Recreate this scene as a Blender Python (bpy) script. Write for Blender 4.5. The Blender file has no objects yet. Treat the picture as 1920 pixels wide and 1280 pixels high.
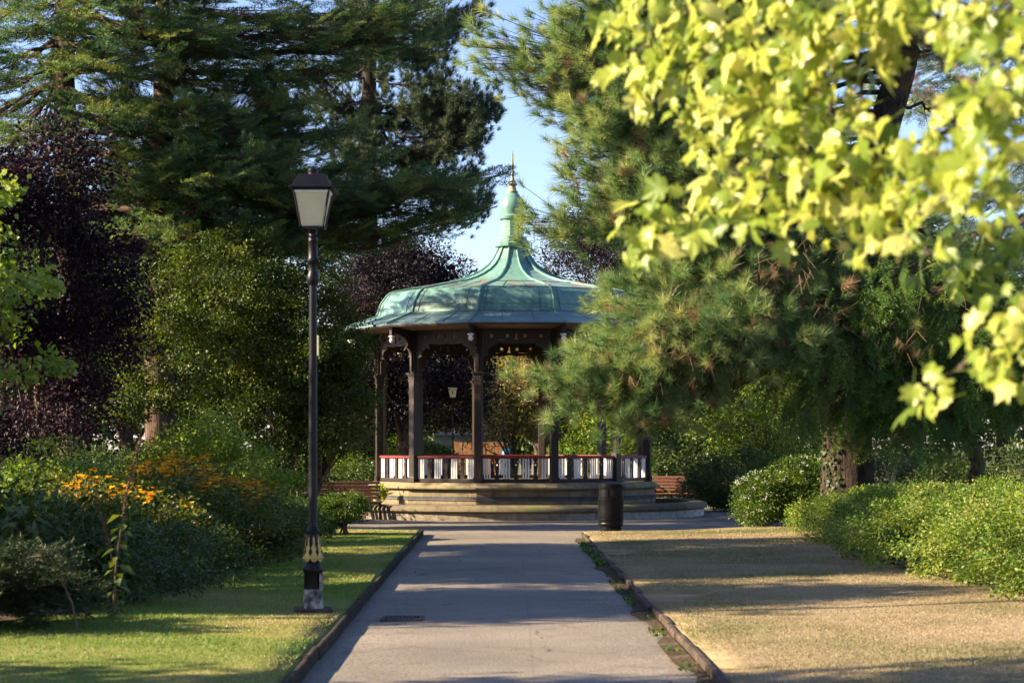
import bpy, math, random
import numpy as np
from mathutils import Vector, Matrix
from mathutils.geometry import tessellate_polygon

random.seed(11)
rng = np.random.default_rng(20)
scene = bpy.context.scene
COL = scene.collection
PI = math.pi
F, HOR, EYE = 3733.0, 835.0, 1.65          # 70 mm lens on the 1920 px wide photograph, horizon row, eye height


def at(px, D, z=0.0):
    return Vector(((px - 960.0) * D / F, D, z))


def P(px, py, D):
    return np.array([(px - 960.0) * D / F, D, EYE - (py - HOR) * D / F])


# ------------------------------------------------------------------ naming
def tag(o, label=None, cat=None, group=None, kind=None):
    if label: o['label'] = label
    if cat: o['category'] = cat
    if group: o['group'] = group
    if kind: o['kind'] = kind
    return o


def thing(name, label, cat, loc=(0, 0, 0), rz=0.0, group=None):
    o = bpy.data.objects.new(name, None)
    o.empty_display_size = 0.2
    COL.objects.link(o)
    o.location = loc
    o.rotation_euler = (0, 0, rz)
    return tag(o, label, cat, group)


def link(name, me, parent=None, loc=(0, 0, 0), rz=0.0):
    o = bpy.data.objects.new(name, me)
    COL.objects.link(o)
    o.location = loc
    o.rotation_euler = (0, 0, rz)
    if parent: o.parent = parent
    return o


def copy_tree(o, parent=None):
    c = o.copy()
    COL.objects.link(c)
    c.parent = parent
    for ch in list(o.children):
        copy_tree(ch, c)
    return c


# ------------------------------------------------------------------ materials
def new_mat(name):
    m = bpy.data.materials.new(name)
    m.use_nodes = True
    nt = m.node_tree
    nt.nodes.clear()
    out = nt.nodes.new('ShaderNodeOutputMaterial')
    return m, nt, out


def N(nt, t, **kw):
    n = nt.nodes.new(t)
    for k, v in kw.items():
        if k in n.inputs:
            n.inputs[k].default_value = v
        else:
            setattr(n, k, v)
    return n


def ramp(nt, fac, stops):
    r = nt.nodes.new('ShaderNodeValToRGB')
    e = r.color_ramp.elements
    while len(e) > 1: e.remove(e[-1])
    e[0].position = stops[0][0]
    e[0].color = (*stops[0][1], 1)
    for p, c in stops[1:]:
        x = e.new(p)
        x.color = (*c, 1)
    nt.links.new(fac, r.inputs['Fac'])
    return r.outputs['Color']


def noise(nt, scale, detail=4, rough=.55, vec=None, dist=0.0):
    n = nt.nodes.new('ShaderNodeTexNoise')
    n.inputs['Scale'].default_value = scale
    n.inputs['Detail'].default_value = detail
    n.inputs['Roughness'].default_value = rough
    n.inputs['Distortion'].default_value = dist
    if vec is None:
        tc = nt.nodes.new('ShaderNodeTexCoord')
        vec = tc.outputs['Object']
    nt.links.new(vec, n.inputs['Vector'])
    return n.outputs['Fac']


def mixc(nt, fac, a, b, mode='MIX'):
    m = nt.nodes.new('ShaderNodeMix')
    m.data_type = 'RGBA'
    m.blend_type = mode
    for i, v in ((0, fac), (6, a), (7, b)):
        if hasattr(v, 'links'):
            nt.links.new(v, m.inputs[i])
        elif i == 0:
            m.inputs[0].default_value = v
        else:
            m.inputs[i].default_value = (*v, 1)
    return m.outputs[2]


def surf(nt, out, color, rough=.6, spec=.4, metal=0.0, bump=None, bstr=.3, bdist=.01):
    b = nt.nodes.new('ShaderNodeBsdfPrincipled')
    for k, v in (('Base Color', color), ('Roughness', rough)):
        if hasattr(v, 'links'): nt.links.new(v, b.inputs[k])
        else: b.inputs[k].default_value = (*v, 1) if k == 'Base Color' else v
    b.inputs['Specular IOR Level'].default_value = spec
    b.inputs['Metallic'].default_value = metal
    if bump is not None:
        bn = nt.nodes.new('ShaderNodeBump')
        bn.inputs['Strength'].default_value = bstr
        bn.inputs['Distance'].default_value = bdist
        nt.links.new(bump, bn.inputs['Height'])
        nt.links.new(bn.outputs['Normal'], b.inputs['Normal'])
    nt.links.new(b.outputs['BSDF'], out.inputs['Surface'])
    return b


def noisy(name, stops, scale=6, rough=.65, spec=.35, bstr=.25, bdist=.01, fine=60, metal=0.0, detail=6):
    m, nt, out = new_mat(name)
    f = noise(nt, scale, detail)
    c = ramp(nt, f, stops)
    g = noise(nt, fine, 4)
    surf(nt, out, c, rough, spec, metal, g, bstr, bdist)
    return m


def leaf_mat(name, cols, transl=.35, rough=.5, spec=.3, tgain=1.3, tsat=1.15, gain=1.45):
    cols = [tuple(min(.8, x * gain) for x in q) for q in cols]
    m, nt, out = new_mat(name)
    a = nt.nodes.new('ShaderNodeAttribute')
    a.attribute_name = 'tint'
    n = len(cols)
    c = ramp(nt, a.outputs['Fac'], [(i / (n - 1), q) for i, q in enumerate(cols)])
    b = nt.nodes.new('ShaderNodeBsdfPrincipled')
    nt.links.new(c, b.inputs['Base Color'])
    b.inputs['Roughness'].default_value = rough
    b.inputs['Specular IOR Level'].default_value = spec
    t = nt.nodes.new('ShaderNodeBsdfTranslucent')
    h = nt.nodes.new('ShaderNodeHueSaturation')
    h.inputs['Saturation'].default_value = tsat
    h.inputs['Value'].default_value = tgain
    h.inputs['Hue'].default_value = .49
    nt.links.new(c, h.inputs['Color'])
    nt.links.new(h.outputs['Color'], t.inputs['Color'])
    mx = nt.nodes.new('ShaderNodeMixShader')
    mx.inputs['Fac'].default_value = transl
    nt.links.new(b.outputs['BSDF'], mx.inputs[1])
    nt.links.new(t.outputs['BSDF'], mx.inputs[2])
    nt.links.new(mx.outputs['Shader'], out.inputs['Surface'])
    return m


# ------------------------------------------------------------------ hard-surface meshes
class MB:
    def __init__(s):
        s.v, s.f = [], []

    def add(s, vs, fs):
        o = len(s.v)
        s.v += [tuple(v) for v in vs]
        s.f += [tuple(i + o for i in f) for f in fs]

    def box(s, c, d, rz=0.0, taper=1.0):
        x, y, z = d[0] / 2, d[1] / 2, d[2] / 2
        vs = []
        for k in (-1, 1):
            t = 1.0 if k < 0 else taper
            for a, b in ((-1, -1), (1, -1), (1, 1), (-1, 1)):
                vs.append((a * x * t, b * y * t, k * z))
        cz, sz = math.cos(rz), math.sin(rz)
        vs = [(c[0] + a * cz - b * sz, c[1] + a * sz + b * cz, c[2] + w) for a, b, w in vs]
        s.add(vs, [(3, 2, 1, 0), (4, 5, 6, 7), (0, 1, 5, 4), (1, 2, 6, 5), (2, 3, 7, 6), (3, 0, 4, 7)])
        return s

    def tube(s, pts, rad, n=8, caps=True, rough=0.0):
        pts = [Vector(p) for p in pts]
        if not hasattr(rad, '__len__'): rad = [rad] * len(pts)
        vs, fs = [], []
        ref = Vector((0, 0, 1))
        d0 = (pts[-1] - pts[0]).normalized()
        if abs(d0.z) > .9: ref = Vector((0, 1, 0))
        for i, p in enumerate(pts):
            d = (pts[min(i + 1, len(pts) - 1)] - pts[max(i - 1, 0)]).normalized()
            x = d.cross(ref).normalized()
            y = x.cross(d)
            for k in range(n):
                a = 2 * PI * k / n
                r = rad[i] * (1 + (random.uniform(-rough, rough) if rough else 0))
                vs.append(p + (x * math.cos(a) + y * math.sin(a)) * r)
        for i in range(len(pts) - 1):
            for k in range(n):
                a, b = i * n + k, i * n + (k + 1) % n
                fs.append((a, b, b + n, a + n))
        if caps:
            fs.append(tuple(range(n - 1, -1, -1)))
            fs.append(tuple(range((len(pts) - 1) * n, len(pts) * n)))
        s.add(vs, fs)
        return s

    def lathe(s, prof, n=24, c=(0, 0, 0), a0=0.0, caps=True):
        vs, fs = [], []
        for r, z in prof:
            for k in range(n):
                a = a0 + 2 * PI * k / n
                vs.append((c[0] + r * math.cos(a), c[1] + r * math.sin(a), c[2] + z))
        for i in range(len(prof) - 1):
            for k in range(n):
                a, b = i * n + k, i * n + (k + 1) % n
                fs.append((a, b, b + n, a + n))
        if caps:
            fs.append(tuple(range(n - 1, -1, -1)))
            fs.append(tuple(range((len(prof) - 1) * n, len(prof) * n)))
        s.add(vs, fs)
        return s

    def plate(s, loops, th, plane='xz', off=0.0):
        """flat board: outer outline + holes, in the xz plane (thickness along y) or xy (along z)"""
        flat = [p for l in loops for p in l]
        tri = tessellate_polygon([[Vector((p[0], p[1], 0)) for p in l] for l in loops])
        if plane == 'xz':
            mk = lambda p, t: (p[0], off + t, p[1])
        elif plane == 'yz':
            mk = lambda p, t: (off + t, p[0], p[1])
        else:
            mk = lambda p, t: (p[0], p[1], off + t)
        n = len(flat)
        vs = [mk(p, -th / 2) for p in flat] + [mk(p, th / 2) for p in flat]
        fs = [tuple(t) for t in tri] + [tuple(i + n for i in reversed(t)) for t in tri]
        o = 0
        for l in loops:
            m = len(l)
            for i in range(m):
                a, b = o + i, o + (i + 1) % m
                fs.append((a, b, b + n, a + n))
            o += m
        s.add(vs, fs)
        return s

    def mesh(s, name, mat, smooth=False):
        me = bpy.data.meshes.new(name)
        me.from_pydata(s.v, [], s.f)
        me.update()
        import bmesh
        b = bmesh.new()
        b.from_mesh(me)
        bmesh.ops.recalc_face_normals(b, faces=b.faces)
        b.to_mesh(me)
        b.free()
        for m in (mat if isinstance(mat, (list, tuple)) else [mat]): me.materials.append(m)
        if smooth:
            me.polygons.foreach_set('use_smooth', [True] * len(me.polygons))
            me.set_sharp_from_angle(angle=math.radians(38))
        return me

    def build(s, name, mat, parent=None, smooth=False, bevel=0.0, loc=(0, 0, 0), rz=0.0):
        o = link(name, s.mesh(name, mat, smooth), parent, loc, rz)
        if bevel:
            m = o.modifiers.new('bevel', 'BEVEL')
            m.width = bevel
            m.segments = 2
            m.limit_method = 'ANGLE'
        return o


# ------------------------------------------------------------------ foliage meshes (numpy)
def norm(a):
    return a / np.maximum(np.linalg.norm(a, axis=-1, keepdims=True), 1e-9)


def frames(d, up):
    Y = norm(d)
    X = norm(np.cross(Y, up))
    Z = np.cross(X, Y)
    return X, Y, Z


class Fol:
    def __init__(s):
        s.V, s.T, s.C, s.M, s.n = [], [], [], [], 0

    def raw(s, v, f, tint, mi=0):
        s.V.append(v.reshape(-1, 3))
        s.T.append(f + s.n)
        s.C.append(np.broadcast_to(tint, (len(f),)).astype(np.float32))
        s.M.append(np.full(len(f), mi, np.int32))
        s.n += len(v.reshape(-1, 3))

    def inst(s, tmpl, pos, d, up, scale, tint, mi=0):
        """copies of a template (verts, tris) at pos, its y axis along d; scale (n,) or (n,3)"""
        tv, tf = tmpl
        n = len(pos)
        if n == 0: return
        X, Y, Z = frames(d, up)
        sc = np.asarray(scale, float)
        if sc.ndim == 0: sc = np.full(n, sc)
        if sc.ndim == 1: sc = np.stack([sc] * 3, 1)
        v = pos[:, None] + (tv[None, :, 0:1] * sc[:, None, 0:1]) * X[:, None] \
            + (tv[None, :, 1:2] * sc[:, None, 1:2]) * Y[:, None] + (tv[None, :, 2:3] * sc[:, None, 2:3]) * Z[:, None]
        k = len(tv)
        f = (tf[None] + (np.arange(n) * k)[:, None, None]).reshape(-1, 3)
        s.raw(v, f, np.repeat(np.clip(tint, 0, 1), len(tf)), mi)

    def build(s, name, mats, parent=None, smooth=False, loc=(0, 0, 0)):
        V = np.concatenate(s.V).astype(np.float32)
        T = np.concatenate(s.T).astype(np.int32)
        me = bpy.data.meshes.new(name)
        me.vertices.add(len(V))
        me.vertices.foreach_set('co', V.ravel())
        me.loops.add(T.size)
        me.loops.foreach_set('vertex_index', T.ravel())
        me.polygons.add(len(T))
        me.polygons.foreach_set('loop_start', np.arange(0, T.size, 3, dtype=np.int32))
        for m in (mats if isinstance(mats, (list, tuple)) else [mats]): me.materials.append(m)
        me.polygons.foreach_set('material_index', np.concatenate(s.M))
        a = me.attributes.new('tint', 'FLOAT', 'FACE')
        a.data.foreach_set('value', np.concatenate(s.C))
        me.update(calc_edges=True)
        if smooth: me.polygons.foreach_set('use_smooth', np.ones(len(T), bool))
        return link(name, me, parent, loc)


def rdir(n, zs=1.0):
    d = rng.normal(size=(n, 3))
    d[:, 2] *= zs
    return norm(d)


UP = np.array([0, 0, 1.0])
LEAF = (np.array([[0, 0, 0], [-.34, .42, .1], [0, 1, -.06], [.34, .42, .1]], float), np.array([[0, 2, 1], [0, 3, 2]]))
LANCE = (np.array([[0, 0, 0], [-.16, .4, .05], [0, 1, -.16], [.16, .4, .05], [0, .5, -.02]], float),
         np.array([[0, 4, 1], [1, 4, 2], [0, 3, 4], [4, 3, 2]]))
STICK = (np.array([[-.5, 0, -.29], [.5, 0, -.29], [0, 0, .58], [-.3, 1, -.17], [.3, 1, -.17], [0, 1, .35]], float),
         np.array([[0, 1, 4], [0, 4, 3], [1, 2, 5], [1, 5, 4], [2, 0, 3], [2, 3, 5]]))


def maple_tmpl(fold=.3, curl=.5, wing=.75):
    h = [(0, .02), (.12, -.05), (.30, -.02), (.31, .12), (.50, .20), (.56, .36), (.42, .42), (.46, .54), (.58, .74), (.42, .76),
         (.29, .68), (.22, .84), (.10, .94), (0, 1.08)]
    pts = h + [(-x, y) for x, y in reversed(h[1:-1])]
    v = [(0, .34, 0)] + [(x, y, fold * abs(x) - curl * max(0, y - .2) ** 2 - wing * x * x) for x, y in pts]
    n = len(pts)
    f = [(0, 1 + i, 1 + (i + 1) % n) for i in range(n)]
    return np.array(v, float), np.array(f)


MAPLES = [maple_tmpl(), maple_tmpl(.55, .2, .3), maple_tmpl(-.1, .9, .5), maple_tmpl(.8, .6, .9)]


def lobed_tmpl():        # a simpler palmate / toothed leaf
    h = [(0, 0), (.28, .06), (.26, .22), (.48, .36), (.32, .5), (.36, .72), (.14, .76), (0, 1)]
    pts = h + [(-x, y) for x, y in reversed(h[1:-1])]
    v = [(0, .4, .03)] + [(x, y, .18 * abs(x) - .15 * y * y) for x, y in pts]
    n = len(pts)
    return np.array(v, float), np.array([(0, 1 + i, 1 + (i + 1) % n) for i in range(n)])


LOBED = lobed_tmpl()


def tuft(n, spread, w, seed, axis=.25, minang=0.0):
    """n thin needles of unit length fanning from a short shoot along +y"""
    r = np.random.default_rng(seed)
    th = minang + (spread - minang) * np.sqrt(r.random(n))
    ph = r.random(n) * 2 * PI
    d = np.stack([np.sin(th) * np.cos(ph), np.cos(th), np.sin(th) * np.sin(ph)], 1)
    L = r.uniform(.7, 1.05, n)
    base = np.zeros((n, 3))
    base[:, 1] = r.uniform(-axis, axis, n) * 1.0
    side = norm(np.cross(d, r.normal(size=(n, 3)))) * w
    tip = base + d * L[:, None]
    tip[:, 2] -= .06
    v = np.stack([base - side, base + side, tip], 1).reshape(-1, 3)
    return v, np.arange(3 * n).reshape(-1, 3)


def spray(n, seed, wid=.5, w=.03, lift=.25, nl=.2, droop=0.0):
    """flat spray: an axis along +y with side twigs, all clothed in short needles"""
    r = np.random.default_rng(seed)
    V = []
    twigs = [((0, 0), (0, 1))]
    for i in range(9):
        t = .08 + .1 * i
        for sg in (-1, 1):
            l = wid * (1 - t * .75) * r.uniform(.7, 1.1)
            twigs.append(((0, t), (sg * l * .8, t + l * .62)))
    per = max(4, n // len(twigs))
    for (a, b) in twigs:
        a, b = np.array(a), np.array(b)
        for k in range(per):
            t = r.random()
            p = a + (b - a) * t
            q = b - a
            ang = math.atan2(q[1], q[0]) + r.normal() * .75
            up = r.normal() * .5 + lift
            d = norm(np.array([math.cos(ang), math.sin(ang), up]))
            L = nl * r.uniform(.6, 1.2)
            base = np.array([p[0], p[1], -droop * p[1] ** 2 + r.normal() * .015])
            side = norm(np.cross(d, r.normal(size=3))) * w
            V += [base - side, base + side, base + d * L]
    V = np.array(V)
    return V, np.arange(len(V)).reshape(-1, 3)


def poly_at(pts, t):
    pts = np.asarray(pts, float)
    x = t * (len(pts) - 1)
    i = np.clip(x.astype(int), 0, len(pts) - 2)
    f = (x - i)[:, None]
    return pts[i] * (1 - f) + pts[i + 1] * f, norm(pts[i + 1] - pts[i])


def bough(p0, p1, sag=.0, rise=.0, n=9, wob=.06):
    p0, p1 = np.asarray(p0, float), np.asarray(p1, float)
    t = np.linspace(0, 1, n)[:, None]
    L = np.linalg.norm(p1 - p0)
    p = p0 + (p1 - p0) * t
    p[:, 2] += (rise * np.sin(PI * t[:, 0]) - sag * t[:, 0] ** 2 * (1 - t[:, 0]) * 3) * L
    w = rng.normal(size=(n, 3)) * wob * L * .3
    w[0] = w[-1] = 0
    return p + w


def shell(n, inner=.5):
    d = rdir(n)
    r = (inner ** 3 + (1 - inner ** 3) * rng.random(n)) ** (1 / 3)
    return d * r[:, None]


def broadleaf(label, cat, base, r0, trunk_h, blobs, ncl, lpc, leaf, clr, mat, bark, name='tree', parts=('trunk', 'crown'),
              group=None, limbs=14, inner=.55, tmpl=LEAF, lean=(0, 0), stems=1, tint=(.5, .2), upb=.7, hang=0.15, flat=.65, tr=6, zmin=.05):
    """a tree or shrub: tapered stem(s) with limbs and a crown of separate leaves gathered in clumps inside the ellipsoids `blobs`
    (centres relative to the base)"""
    root = thing(name, label, cat, tuple(base), 0, group)
    B = np.array([b[:3] for b in blobs], float)
    R = np.array([b[3:6] for b in blobs], float)
    w = np.array([b[6] if len(b) > 6 else 1.0 for b in blobs]) * np.cbrt(R.prod(1)) ** 2.2
    pick = rng.choice(len(blobs), ncl, p=w / w.sum())
    u = shell(ncl, inner)
    cc = B[pick] + u * R[pick]
    out = norm(u * R[pick] + 1e-6)
    # limbs
    tb = MB()
    top = np.array([lean[0], lean[1], trunk_h])
    for s in range(stems):
        bk = rng.integers(len(blobs))
        off = np.zeros(3) if stems == 1 else np.append(B[bk][:2] * .7 + rng.normal(size=2) * r0 * 2, 0)
        tp = top + (0 if stems == 1 else off + np.append(rng.normal(size=2) * .25 * trunk_h, 0))
        path = [off + (tp - off) * t + np.append(rng.normal(size=2) * r0 * .35 * (t > 0) * (t < 1), 0) for t in (0, .06, .3, .6, 1)]
        path[0][2] -= .05
        rr = r0 * (1 if stems == 1 else rng.uniform(.7, 1.1))
        tb.tube(path, [rr * 1.5, rr * 1.08, rr * .92, rr * .8, rr * .6], 10 if r0 > .06 else 6, rough=.06)
        near = np.arange(ncl) if stems == 1 else np.argsort(np.linalg.norm(cc[:, :2] - tp[:2], axis=1))[:max(6, ncl // stems)]
        for k in rng.choice(near, min(len(near), max(1, limbs // stems)), replace=False):
            t0 = rng.uniform(.45, 1)
            q = poly_at(path, np.array([t0]))[0][0]
            e = q + (cc[k] - q) * .93
            mid = q * .5 + e * .5 + np.array([0, 0, .12 * np.linalg.norm(e - q)]) + rng.normal(size=3) * .05
            m2 = q * .2 + e * .8 + rng.normal(size=3) * .05
            rb = rr * rng.uniform(.25, .42)
            tb.tube([q, mid, m2, e], [rb, rb * .7, rb * .4, rb * .15], tr, caps=False)
    tb.build(parts[0], bark, root, smooth=True)
    # leaves
    fl = Fol()
    n = ncl * lpc
    ci = np.repeat(np.arange(ncl), lpc)
    cs = rng.uniform(.65, 1.3, ncl)
    off = np.clip(rng.normal(size=(n, 3)), -1.9, 1.9) * .55
    off[:, 2] *= flat
    pos = cc[ci] + off * (clr * cs[ci])[:, None]
    d = norm(out[ci] * .6 + norm(off) * .6 + rdir(n) * .8 - UP * hang)
    up = norm(UP * upb + rdir(n) * .75 + out[ci] * .25)
    ct = rng.normal(size=ncl) * tint[1] * .7
    tn = tint[0] + ct[ci] + rng.normal(size=n) * tint[1] * .8
    keep = pos[:, 2] > zmin
    sc = leaf * rng.uniform(.65, 1.25, n)
    fl.inst(tmpl, pos[keep], d[keep], up[keep], sc[keep], tn[keep])
    fl.build(parts[1], mat, root)
    return root, cc, out


def conifer(label, cat, trunk, rad, boughs, tmpls, per, spread, vert, size, mats, name='conifer_tree', group=None, tipbias=.8, t0=.25,
            dirw=(.8, .7, .0), upw=.8, tint=(.5, .2), brown=0.0, twigs=True, brad=.05, sag=.2, rise=.03, parts=('trunk', 'crown'), droop=0.0,
            limbfrac=.5, wprof='cone'):
    """trunk polyline + boughs [(origin fraction up the trunk or point, tip point, weight)], foliage templates set along each bough"""
    trunk = [np.asarray(p, float) for p in trunk]
    base = trunk[0].copy()
    root = thing(name, label, cat, tuple(base), 0, group)
    T = [p - base for p in trunk]
    tb = MB()
    tb.tube(T, rad, 14, rough=.05)
    fl = Fol()
    for (o, tip, wgt) in boughs:
        tip = np.asarray(tip, float) - base
        p0 = poly_at(T, np.array([o]))[0][0] if np.isscalar(o) else np.asarray(o, float) - base
        pts = bough(p0, tip, sag, rise, 10)
        L = np.linalg.norm(tip - p0)
        rb = brad * (.5 + .12 * L)
        tb.tube(pts, [rb * (1 - .88 * i / 9) for i in range(10)], 6, caps=False)
        n = max(6, int(per * wgt * (.35 + .16 * L)))
        t = t0 + (1 - t0) * rng.random(n) ** tipbias
        pc, tg = poly_at(pts, np.minimum(t, .9999))
        side = norm(np.cross(tg, UP))
        prof = (1.08 - t) ** .5 if wprof == 'cone' else np.ones(n)
        lat = rng.uniform(-1, 1, n) * spread * (.35 + .75 * prof) * (.5 + .1 * L)
        off = side * lat[:, None]
        off[:, 2] += rng.normal(size=n) * vert - droop * np.abs(lat)
        along = tg * (np.abs(lat) * .55)[:, None]
        pos = pc + off + along
        sg = np.sign(lat)[:, None]
        d = norm(tg * dirw[0] + side * sg * dirw[1] + UP * dirw[2] + rdir(n) * .35)
        up = norm(UP * upw + rdir(n) * .45)
        tn = tint[0] + rng.normal() * tint[1] * .5 + rng.normal(size=n) * tint[1]
        mi = np.zeros(n, int)
        if brown: mi = (rng.random(n) < brown).astype(int) * 2
        sc = size * rng.uniform(.7, 1.25, n)
        which = rng.integers(0, len(tmpls), n)
        for k in range(len(tmpls)):
            for q in (0, 2):
                sel = (which == k) & (mi == q)
                if sel.any(): fl.inst(tmpls[k], pos[sel], d[sel], up[sel], sc[sel], tn[sel], q)
        if twigs:
            tq = np.maximum(t - .12 - .1 * rng.random(n), .02)
            pq, _ = poly_at(pts, tq)
            dd = pos - pq
            LL = np.linalg.norm(dd, axis=1)
            fl.inst(STICK, pq, dd, norm(UP + rdir(n) * .2), np.stack([np.full(n, .014), LL, np.full(n, .014)], 1), np.full(n, .5), 1)
    tb.build(parts[0], mats[1], root, smooth=True)
    fl.build(parts[1], mats, root)
    return root
# =================================================================== camera, sun, sky
SUN_AZ, SUN_EL = math.radians(7), math.radians(26)      # sun to the left, slightly behind the camera
to_sun = Vector((-math.cos(SUN_AZ) * math.cos(SUN_EL), -math.sin(SUN_AZ) * math.cos(SUN_EL), math.sin(SUN_EL)))

cd = bpy.data.cameras.new('camera')
cd.lens, cd.sensor_width = 70.0, 36.0
cd.shift_y = (HOR - 640.0) / 1920.0
cd.clip_start, cd.clip_end = .1, 2000
cd.dof.use_dof = True
cd.dof.focus_distance = 44.0
cd.dof.aperture_fstop = 4.0
cam = bpy.data.objects.new('camera', cd)
COL.objects.link(cam)
cam.location = (0, 0, EYE)
cam.rotation_euler = (PI / 2, 0, 0)
scene.camera = cam

sl = bpy.data.lights.new('sun', 'SUN')
sl.energy, sl.angle, sl.color = 5.0, math.radians(.55), (1.0, .80, .54)
so = bpy.data.objects.new('sun', sl)
COL.objects.link(so)
so.rotation_euler = to_sun.to_track_quat('Z', 'Y').to_euler()

wd = bpy.data.worlds.new('World')
scene.world = wd
wd.use_nodes = True
wn = wd.node_tree
wn.nodes.clear()
sk = wn.nodes.new('ShaderNodeTexSky')
sk.sky_type = 'NISHITA'
sk.sun_disc = False
sk.sun_elevation = SUN_EL
sk.sun_rotation = math.atan2(to_sun.x, to_sun.y)
sk.air_density, sk.dust_density, sk.ozone_density = 1.0, .4, 4.0
bgn = wn.nodes.new('ShaderNodeBackground')
bgn.inputs['Strength'].default_value = .068
won = wn.nodes.new('ShaderNodeOutputWorld')
wn.links.new(mixc(wn, 1.0, sk.outputs['Color'], (1.06, .925, .99), 'MULTIPLY'), bgn.inputs['Color'])   # white balance
wn.links.new(bgn.outputs['Background'], won.inputs['Surface'])

vs = scene.view_settings
vs.view_transform, vs.look, vs.gamma, vs.exposure = 'Standard', 'None', 1.0, 2.1
scene.cycles.max_bounces = 7
scene.cycles.diffuse_bounces = 3
scene.cycles.glossy_bounces = 3
scene.cycles.transmission_bounces = 4
scene.cycles.use_denoising = True
scene.cycles.use_adaptive_sampling = True
scene.cycles.adaptive_threshold = .015
scene.cycles.caustics_reflective = scene.cycles.caustics_refractive = False

# =================================================================== materials
M = {}


def asphalt():
    m, nt, out = new_mat('asphalt')
    big = noise(nt, .55, 5, .6)
    c = ramp(nt, big, [(.3, (.135, .123, .105)), (.55, (.186, .167, .141)), (.75, (.24, .209, .170))])
    fine = noise(nt, 55, 3, .7)
    sp = ramp(nt, fine, [(.32, (.3, .3, .32)), (.5, (1, 1, 1)), (.68, (1.75, 1.62, 1.45))])
    c2 = mixc(nt, 1.0, c, sp, 'MULTIPLY')
    v = nt.nodes.new('ShaderNodeTexVoronoi')
    v.inputs['Scale'].default_value = 34
    tc = nt.nodes.new('ShaderNodeTexCoord')
    nt.links.new(tc.outputs['Object'], v.inputs['Vector'])
    pale = ramp(nt, v.outputs['Distance'], [(.1, (1, 1, 1)), (.2, (0, 0, 0))])
    md = noise(nt, 9, 2)
    pm = mixc(nt, 1.0, pale, ramp(nt, md, [(.5, (0, 0, 0)), (.62, (.5, .5, .5))]), 'MULTIPLY')
    c3 = mixc(nt, pm, c2, (.3, .27, .23))
    st = noise(nt, 1.7, 7, .65, dist=1.2)
    c3 = mixc(nt, 1.0, c3, ramp(nt, st, [(.3, (.72, .70, .70)), (.45, (1, 1, 1)), (.6, (1, 1, 1)), (.75, (1.18, 1.14, 1.1))]), 'MULTIPLY')
    nz = nt.nodes.new('ShaderNodeTexNoise')
    nz.inputs['Scale'].default_value = 1.3
    nt.links.new(tc.outputs['Object'], nz.inputs['Vector'])
    wv = nt.nodes.new('ShaderNodeVectorMath'); wv.operation = 'MULTIPLY_ADD'
    wv.inputs[1].default_value = (.7, .7, .7)
    nt.links.new(nz.outputs['Color'], wv.inputs[0])
    nt.links.new(tc.outputs['Object'], wv.inputs[2])
    v2 = nt.nodes.new('ShaderNodeTexVoronoi')
    v2.feature = 'DISTANCE_TO_EDGE'
    v2.inputs['Scale'].default_value = .42
    nt.links.new(wv.outputs[0], v2.inputs['Vector'])
    ck = ramp(nt, v2.outputs['Distance'], [(0, (1, 1, 1)), (.004, (.8, .8, .8)), (.009, (0, 0, 0))])
    ck = mixc(nt, 1.0, ck, ramp(nt, noise(nt, .8, 3), [(.48, (0, 0, 0)), (.6, (.75, .75, .75))]), 'MULTIPLY')
    c3 = mixc(nt, ck, c3, (.035, .03, .026))
    sx = nt.nodes.new('ShaderNodeSeparateXYZ')
    nt.links.new(tc.outputs['Object'], sx.inputs[0])
    jx = N(nt, 'ShaderNodeMath', operation='ADD'); jx.inputs[1].default_value = -.155
    nt.links.new(sx.outputs['X'], jx.inputs[0])
    ja = N(nt, 'ShaderNodeMath', operation='ABSOLUTE')
    nt.links.new(jx.outputs[0], ja.inputs[0])
    jr = ramp(nt, ja.outputs[0], [(0, (.28, .28, .28)), (.005, (.15, .15, .15)), (.009, (0, 0, 0))])
    c3 = mixc(nt, jr, c3, (.06, .052, .046))
    surf(nt, out, c3, .82, .25, 0, fine, .55, .012)
    return m


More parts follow.
